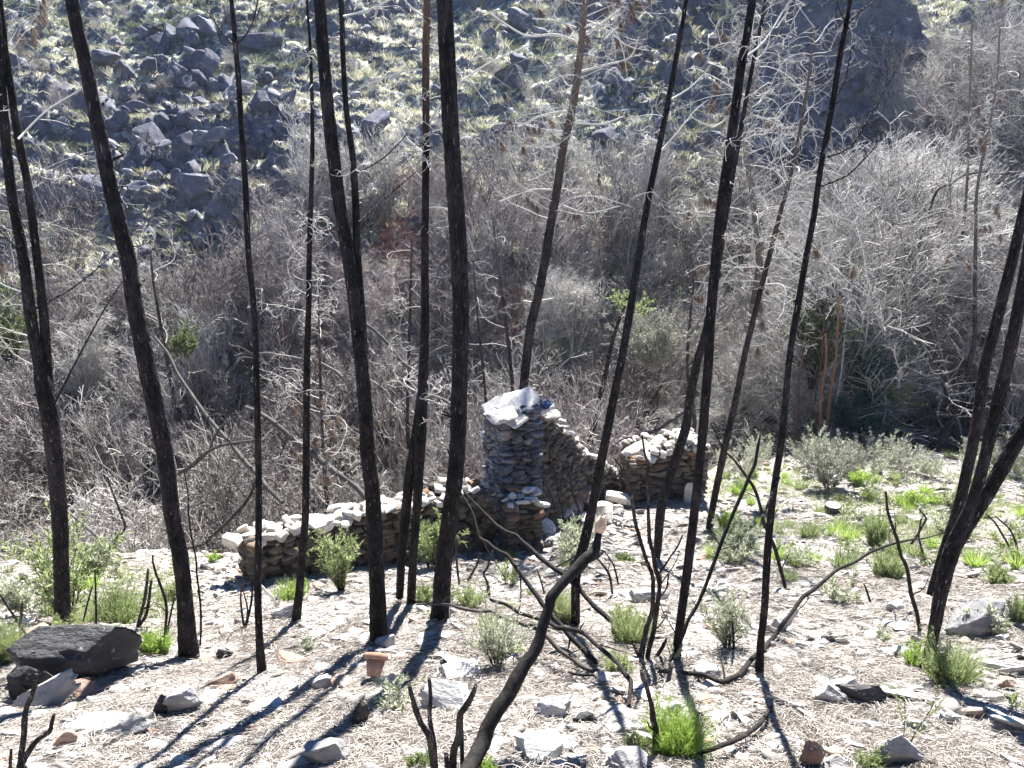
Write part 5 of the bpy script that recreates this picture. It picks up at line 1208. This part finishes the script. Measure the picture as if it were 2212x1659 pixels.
dead_tree("thin dead tree with tangled pale twigs above the long wall", [(700, 1010, 7), (695, 900, 7), (690, 760, 6), (688, 640, 4)], 15.5, 'char_grey', seed=52, rand=26, rlen=(.8, 2.0), curl=0.26, needles=True)
# orange barked stems
for k, (u0, v0, u1, v1, w_) in enumerate(((1715, 960, 1740, 700, 7), (1768, 975, 1785, 720, 8), (1783, 985, 1815, 640, 8), (1752, 950, 1790, 620, 6), (1710, 1000, 1725, 850, 6), (1795, 940, 1850, 560, 5), (1875, 940, 1925, 700, 4))):
    mid = [(u0+(u1-u0)*t+3*math.sin(9*t+k), v0+(v1-v0)*t, w_*(1-0.5*t)) for t in np.linspace(0, 1, 6)]
    dead_tree("slender stem with peeling orange bark at the edge of the right bank" if k < 5 else "slender grey stem beside the dark green young pine", mid, 20.3+0.25*k, 'red_stem' if k < 5 else 'grey_twig', seed=60+k, rand=4, rlen=(.4, 1.0), rmat='grey_twig', rr=.007, name="slender_tree", group="orange barked stems on the right bank" if k < 5 else "slender grey stems on the right bank")

# fallen logs in the ravine
LG = [("fallen pale trunk lying diagonally through the left thicket", [(333, 726, 7), (380, 800, 9), (440, 890, 11), (500, 960, 12), (560, 1030, 13), (610, 1085, 13)], 17.5, 13.6),
      ("thick fallen trunk lying diagonally behind the long wall", [(530, 880, 12), (580, 905, 15), (640, 955, 17), (700, 1000, 18), (760, 1045, 18), (800, 1090, 17)], 16.2, 13.8),
      ("thin fallen trunk sloping up right in the left thicket", [(383, 1025, 8), (450, 975, 7), (480, 920, 6), (530, 885, 5)], 14.8, 15.5),
      ("fallen brown trunk resting behind the second trunk from the right of the left group", [(560, 765, 9), (620, 770, 9), (680, 780, 10), (740, 815, 11)], 18, 17),
      ("fallen trunk leaning through the reddish shrubs left of the thickest trunk", [(790, 700, 9), (840, 745, 10), (900, 805, 11), (950, 850, 11)], 18, 16.8),
      ("slanting fallen branch above the left end of the long wall", [(385, 1020, 6), (430, 990, 7), (480, 962, 8), (560, 950, 7)], 14.6, 14.8),
      ("rusty fallen trunk lying right of the slim leaning trunk", [(1300, 960, 8), (1370, 945, 10), (1440, 915, 10), (1480, 890, 8), (1530, 880, 5)], 18.5, 20),
      ("long fallen trunk at the far right of the ravine", [(1920, 790, 6), (1960, 600, 7), (2020, 420, 8), (2080, 380, 7), (2130, 370, 5)], 24, 26),
      ("curved bare branch lying across the right twigs", [(1905, 470, 4), (1940, 485, 5), (2000, 470, 6), (2060, 455, 4)], 23, 24),
      ("low fallen trunk with twigs at the edge of the right bank", [(1830, 935, 6), (1900, 940, 7), (1980, 945, 7), (2040, 930, 5)], 20.6, 20.8),
      ("black burnt branch leaning at the left end of the long wall", [(390, 1190, 6), (440, 1175, 8), (500, 1120, 10), (545, 1060, 8), (560, 1010, 5)], 12.0, 12.4),
      ("dark fallen stick on the mossy ground left of the long wall", [(240, 1190, 5), (270, 1140, 6), (250, 1080, 6), (232, 1030, 4)], 12.5, 12.8),
      ("thin fallen trunk in the lower left thicket", [(140, 1100, 7), (200, 1150, 9), (250, 1200, 10)], 13.0, 12.0)]
for k, (lb, pts, Ya, Yb) in enumerate(LG):
    stick("fallen_log", lb, pts, Ya, Yb, 'log' if k not in (10, 11) else 'stick', 'log', seed=200+k, kids=8)

# green things in the ravine
def blob_tree(name, label, u, v, Y, W, Hh, mat, seed, ln=0.09, wd=0.02, nst=26, per=60, cat='bush', tm='stick'):
    rng = np.random.RandomState(seed); p = at(u, v, Y); root = empty(name, p); tag(root, label, cat)
    ms, ml = leafy(np.array(p), Hh, W, rng, nst, ln, wd, per, 7); ms.build("stems", M[tm], root); ml.build("foliage", M[mat], root); return root
blob_tree("pale_bush", "rounded silvery white bush in the ravine right of the slim leaning trunk", 1410, 800, 21, 0.95, 1.6, 'leaf_pale', 301, .06, .015, 60, 80, tm='grey_twig')
blob_tree("young_pine", "dark teal green young pine at the edge of the right bank", 1850, 945, 21.2, 0.95, 1.1, 'leaf_teal', 302, .13, .006, 34, 90, 'tree')
blob_tree("young_pine", "dark teal green pine branch above the lower young pine", 1865, 880, 22.0, 0.8, 2.2, 'leaf_teal', 303, .13, .006, 30, 80, 'tree')
blob_tree("ivy_bush", "stem clothed in small ivy leaves left of the young pine", 1752, 840, 22.0, 0.5, 3.0, 'leaf_ivy', 304, .07, .025, 22, 90, 'bush')
blob_tree("green_bush", "yellow green plant glowing in the right thicket", 1935, 880, 21.5, 0.4, 0.8, 'leaf_bright', 305, .07, .02, 10, 30)
blob_tree("green_bush", "pale green bush in the far left thicket", 400, 775, 19.5, 0.7, 0.9, 'leaf_ivy', 306, .07, .02, 16, 40)
blob_tree("green_bush", "dark green bush at the left edge of the ravine", 25, 780, 19.5, 0.9, 1.8, 'leaf_ivy', 307, .09, .02, 26, 60)
blob_tree("green_bush", "yellow green leafy bush beyond the pale round bush", 1370, 700, 25, 0.9, 1.2, 'leaf_bright', 308, .08, .02, 16, 40)
# moss and weeds on the ravine bank at left
mb = MB()
for k in range(420):
    u = rng.uniform(150, 560); v = rng.uniform(1115, 1190); p = hit(u, v)
    if p[1] > 18: continue
    blades(mb, p, 30, 0.12, 0.22, rng, w=0.01, seg=2)
for k in range(260):
    u = rng.uniform(200, 2100); v = rng.uniform(560, 960); p = hit(u, v, 16)
    if float(fbm(p[0]*.4, p[1]*.4, 77, 2)) < 0.05: continue
    blades(mb, p, 46, 0.4, 0.5, rng, w=0.014, seg=2)
tag(mb.build("bank_grass", M['leaf_bright']), "patches of fresh green moss and grass in the ravine", "grass", kind='stuff')

# ------------------------------------------------------------------ opposite hillside: rocks and scrub
hb = protos(10, ['rock_hill'], 4, (0.55, 0.95), 500, cuts=13, rough=0.09, strata=0.15)
rng = np.random.RandomState(21)
NAMED = [("boulder", "big tilted flat faced boulder at the foot of the opposite hillside", 480, 520, 92, 150, (0.2, 0.5, 0.6), 601), ("boulder", "pale topped oblong boulder above the big tilted boulder", 350, 352, 52, 36, (0.1, -0.4, 0.3), 602),
         ("boulder", "pointed pale rock left of the big tilted boulder", 385, 430, 30, 50, (0, .2, .2), 603), ("boulder", "tall dark crag in the middle of the left hillside rocks", 320, 315, 70, 78, (0, .1, .2), 604),
         ("boulder", "blue grey boulder group top near the upper centre left", 560, 118, 88, 44, (0, .1, .2), 605), ("boulder", "steep blue rock on the hillside left of the slender trunk", 440, 170, 52, 56, (0, .3, .2), 606),
         ("boulder", "blue boulder behind the twigs left of the bent pine", 1105, 205, 70, 62, (0, .1, .2), 607), ("boulder", "blue boulder at the top right of the bent pine", 1330, 135, 88, 74, (0, .1, .2), 608),
         ("boulder", "blue grey boulder by the two stemmed tree top", 790, 122, 56, 38, (0, .1, .2), 609), ("boulder", "blue boulder low on the slope left of the bent pine", 1130, 300, 44, 32, (0, .1, .2), 610)]
for (nm, lb, u, v, w_, h_, tl, sdd) in NAMED:
    boulder(nm, lb, u, v, w_, h_, 'rock_hill', 0.8, tl, seed=sdd, strata=0.12, cuts=10, ymin=28, cat='boulder', sub=5, rough=0.05)
cnt = 0; tries = 0
while cnt < 270 and tries < 9000:
    tries += 1
    zz = rng.rand()
    if zz < 0.5: u = rng.normal(380, 110); v = rng.normal(230, 110)
    elif zz < 0.75: u = rng.uniform(500, 1500); v = rng.uniform(0, 400)
    else: u = rng.uniform(1300, 1950); v = rng.uniform(0, 420)
    if v > np.interp(u, TOPU, TOPV)+30 or v < -10: continue
    p = hit(u, v, 28)
    if p[1] < 29 or p[1] > 68: continue
    s = 0.4+1.5*rng.rand()**2.2
    scatter_rock("hillside_rock", hb[rng.randint(10)], (p[0], p[1], p[2]+0.15*s), s, rng.uniform(0, 6.3), (rng.uniform(-.8, .8), rng.uniform(-.8, .8)), ("large" if s > 1.1 else ("medium" if s > 0.65 else "small"))+" bluish rock on the hillside "+zone(u, v).replace(", high up", "").replace(", mid height", "")+(", near the top" if v < 120 else (", half way up" if v < 260 else ", near the thicket")), "rock", "rocks jutting from the opposite hillside", slope=False); cnt += 1
for k in range(120):
    u = rng.uniform(-60, 2270); v = rng.uniform(10, 420)
    if v > np.interp(u, TOPU, TOPV)+20: continue
    p = hit(u, v, 28)
    if p[1] > 66 or p[1] < 29: continue
    put("hillside_shrub", SH[rng.randint(7)], tuple(p), rng.uniform(0.16, 0.42), "small bare shrub on the opposite hillside "+zone(u, v).replace(", high up", ""), "shrub", "small bare shrubs dotting the opposite hillside")
# uncountable smaller outcrop rocks, bedded in the slope
n = 16000; Y = rng.uniform(28, 62, n); X = rng.uniform(-0.8, 0.8, n)*(Y+2); Z = H(X, Y)
stp_v = np.abs(H(X, Y+0.5)-Z)/0.5; msk = (fbm(X*0.11+4, Y*0.14, 21, 2)+0.25*np.exp(-((X+13)/7.0)**2-((Y-42)/8.0)**2)) > 0.08
pr_ = np.where((X > 12) & (X < 25) & (Y > 37) & (Y < 48), 0.5, np.where(msk, 0.13, 0.03))+np.where(stp_v > 1.1, 0.25, 0); ok = rng.rand(n) < pr_
P = np.stack([X[ok], Y[ok], Z[ok]], 1); mb = MB(); scatter_mesh(mb, P, 0.25+0.75*rng.rand(len(P))**2, rng, [rock_v(np.random.RandomState(1500+k), 2, (1, 0.8, 0.65), cuts=12, rough=0.05, box=0.55, lo=0.5, hi=0.95) for k in range(8)], tl=0.9, slope=0.5, arng=(0, 1))
print("outcrop", len(P)); tag(mb.build("outcrop_rocks", M['rock_hill']), "broken bedrock and rubble studding the opposite hillside", "rocks", kind='stuff')
# scree and scrub over the hillside
n = 14000; Y = rng.uniform(28, 66, n); X = rng.uniform(-0.85, 0.85, n)*(Y+2); P = np.stack([X, Y, H(X, Y)], 1)
mb = MB(); scatter_mesh(mb, P, 0.10+0.45*rng.rand(n)**3, rng, st_v[4:]+st_v[:1], tl=0.6, slope=0.5, up=0.1, arng=(0, 0.7)); tag(mb.build("hillside_scree", M['scree']), "loose stones strewn over the opposite hillside", "stones", kind='stuff')
def tufts(n, y0, y1, rng, h, nb, w, spread):
    Y = rng.uniform(y0, y1, n); X = rng.uniform(-0.85, 0.85, n)*(Y+2); Z = H(X, Y)
    ok = (H(X, Y+0.4)-Z)/0.4 < 1.25; X = X[ok]; Y = Y[ok]; Z = Z[ok]; n = len(X)
    an = rng.uniform(0, 6.283, (n, nb)); ra = np.sqrt(rng.rand(n, nb)); S_ = rng.uniform(0.4, 1.3, n)[:, None]
    bx = X[:, None]+np.cos(an)*ra*spread*0.5*S_; by = Y[:, None]+np.sin(an)*ra*spread*0.5*S_
    b = np.stack([bx, by, np.broadcast_to(Z[:, None], bx.shape)-0.06], -1).reshape(-1, 3)
    t = np.stack([X[:, None]+np.cos(an)*ra*spread*1.1*S_, Y[:, None]+np.sin(an)*ra*spread*1.1*S_, Z[:, None]+h*S_*rng.uniform(0.5, 1.1, (n, nb))], -1).reshape(-1, 3)
    sd_ = rng.randn(len(b), 3); sd_[:, 2] *= 0.3; sd_ /= np.linalg.norm(sd_, axis=1, keepdims=True)
    V = np.stack([b-sd_*w, b+sd_*w, t+sd_*w*0.3, t-sd_*w*0.3], 1).reshape(-1, 3)
    col = np.clip(0.5+1.1*fbm(X*0.25, Y*0.25, 33, 2)+rng.uniform(-.3, .3, n), 0, 1)
    return V, np.arange(len(b)*4).reshape(-1, 4), np.repeat(col, nb*4)
mb = MB()
for args in ((21000, 27, 66, rng, 0.13, 18, 0.020, 0.55), (4600, 27, 64, rng, 0.30, 48, 0.018, 0.62)):
    V, q, a_ = tufts(*args); mb.add(V, q, None, a_)
tag(mb.build("hillside_scrub", M['scrub']), "low grey green scrub and grass covering the opposite hillside", "scrub", kind='stuff')
# brush floor of the ravine: dead bracken and brambles, uncountable
mb = MB(); n = 3600; Y = rng.uniform(13, 37, n); X = rng.uniform(-0.85, 0.85, n)*(Y+2)
Yb = np.interp(X, [-8, -3.5, 0, 2.2, 4.2, 7, 14], [12.6, 12.8, 13.6, 16.8, 18.2, 20.5, 21.0]); ok = Y > Yb+0.4; X = X[ok]; Y = Y[ok]; n = len(X)
P0 = np.stack([X, Y, H(X, Y)], 1); D = rng.randn(n, 3); D[:, 2] = np.abs(D[:, 2])*0.8+0.3
P = wander(P0, D, rng.uniform(0.6, 1.9, n), 9, 0.14, rng, -0.05); R = np.tile(np.linspace(0.012, 0.005, 9), (n, 1)); tubes(mb, P, R, 3, rng.rand(n))
Pc, Rc = children(P, R, 5, (0.3, 0.6), (0.4, 1.1), rng, 6, 0.22, 0.0, 0.6, 0.1); tubes(mb, Pc, np.maximum(Rc, 0.005), 3, rng.rand(len(Pc)))
tag(mb.build("dead_brush", M['brown_twig']), "tangle of dead brambles and twigs on the ravine floor", "brush", kind='stuff')
print("objects", len(bpy.data.objects), "tris", sum(len(m_.loops)-2*len(m_.polygons) for m_ in bpy.data.meshes))

if HAZE:
    import bmesh
    bm = bmesh.new(); bmesh.ops.create_cube(bm, size=1.0)
    me = bpy.data.meshes.new("haze"); bm.to_mesh(me); bm.free()
    hz = bpy.data.objects.new("haze", me); COL.objects.link(hz); hz.scale = (3200, 3200, 62); hz.location = (0, 30, 9); tag(hz, kind='stuff')
    hm = bpy.data.materials.new("haze_air"); hm.use_nodes = True; nt = hm.node_tree
    for n_ in list(nt.nodes):
        if n_.type == 'BSDF_PRINCIPLED': nt.nodes.remove(n_)
    pv = nt.nodes.new("ShaderNodeVolumePrincipled"); pv.inputs["Color"].default_value = (0.75, 0.82, 1.0, 1); pv.inputs["Density"].default_value = HAZE; pv.inputs["Anisotropy"].default_value = 0.3
    nt.links.new(pv.outputs[0], [n for n in nt.nodes if n.type == 'OUTPUT_MATERIAL'][0].inputs["Volume"]); me.materials.append(hm)
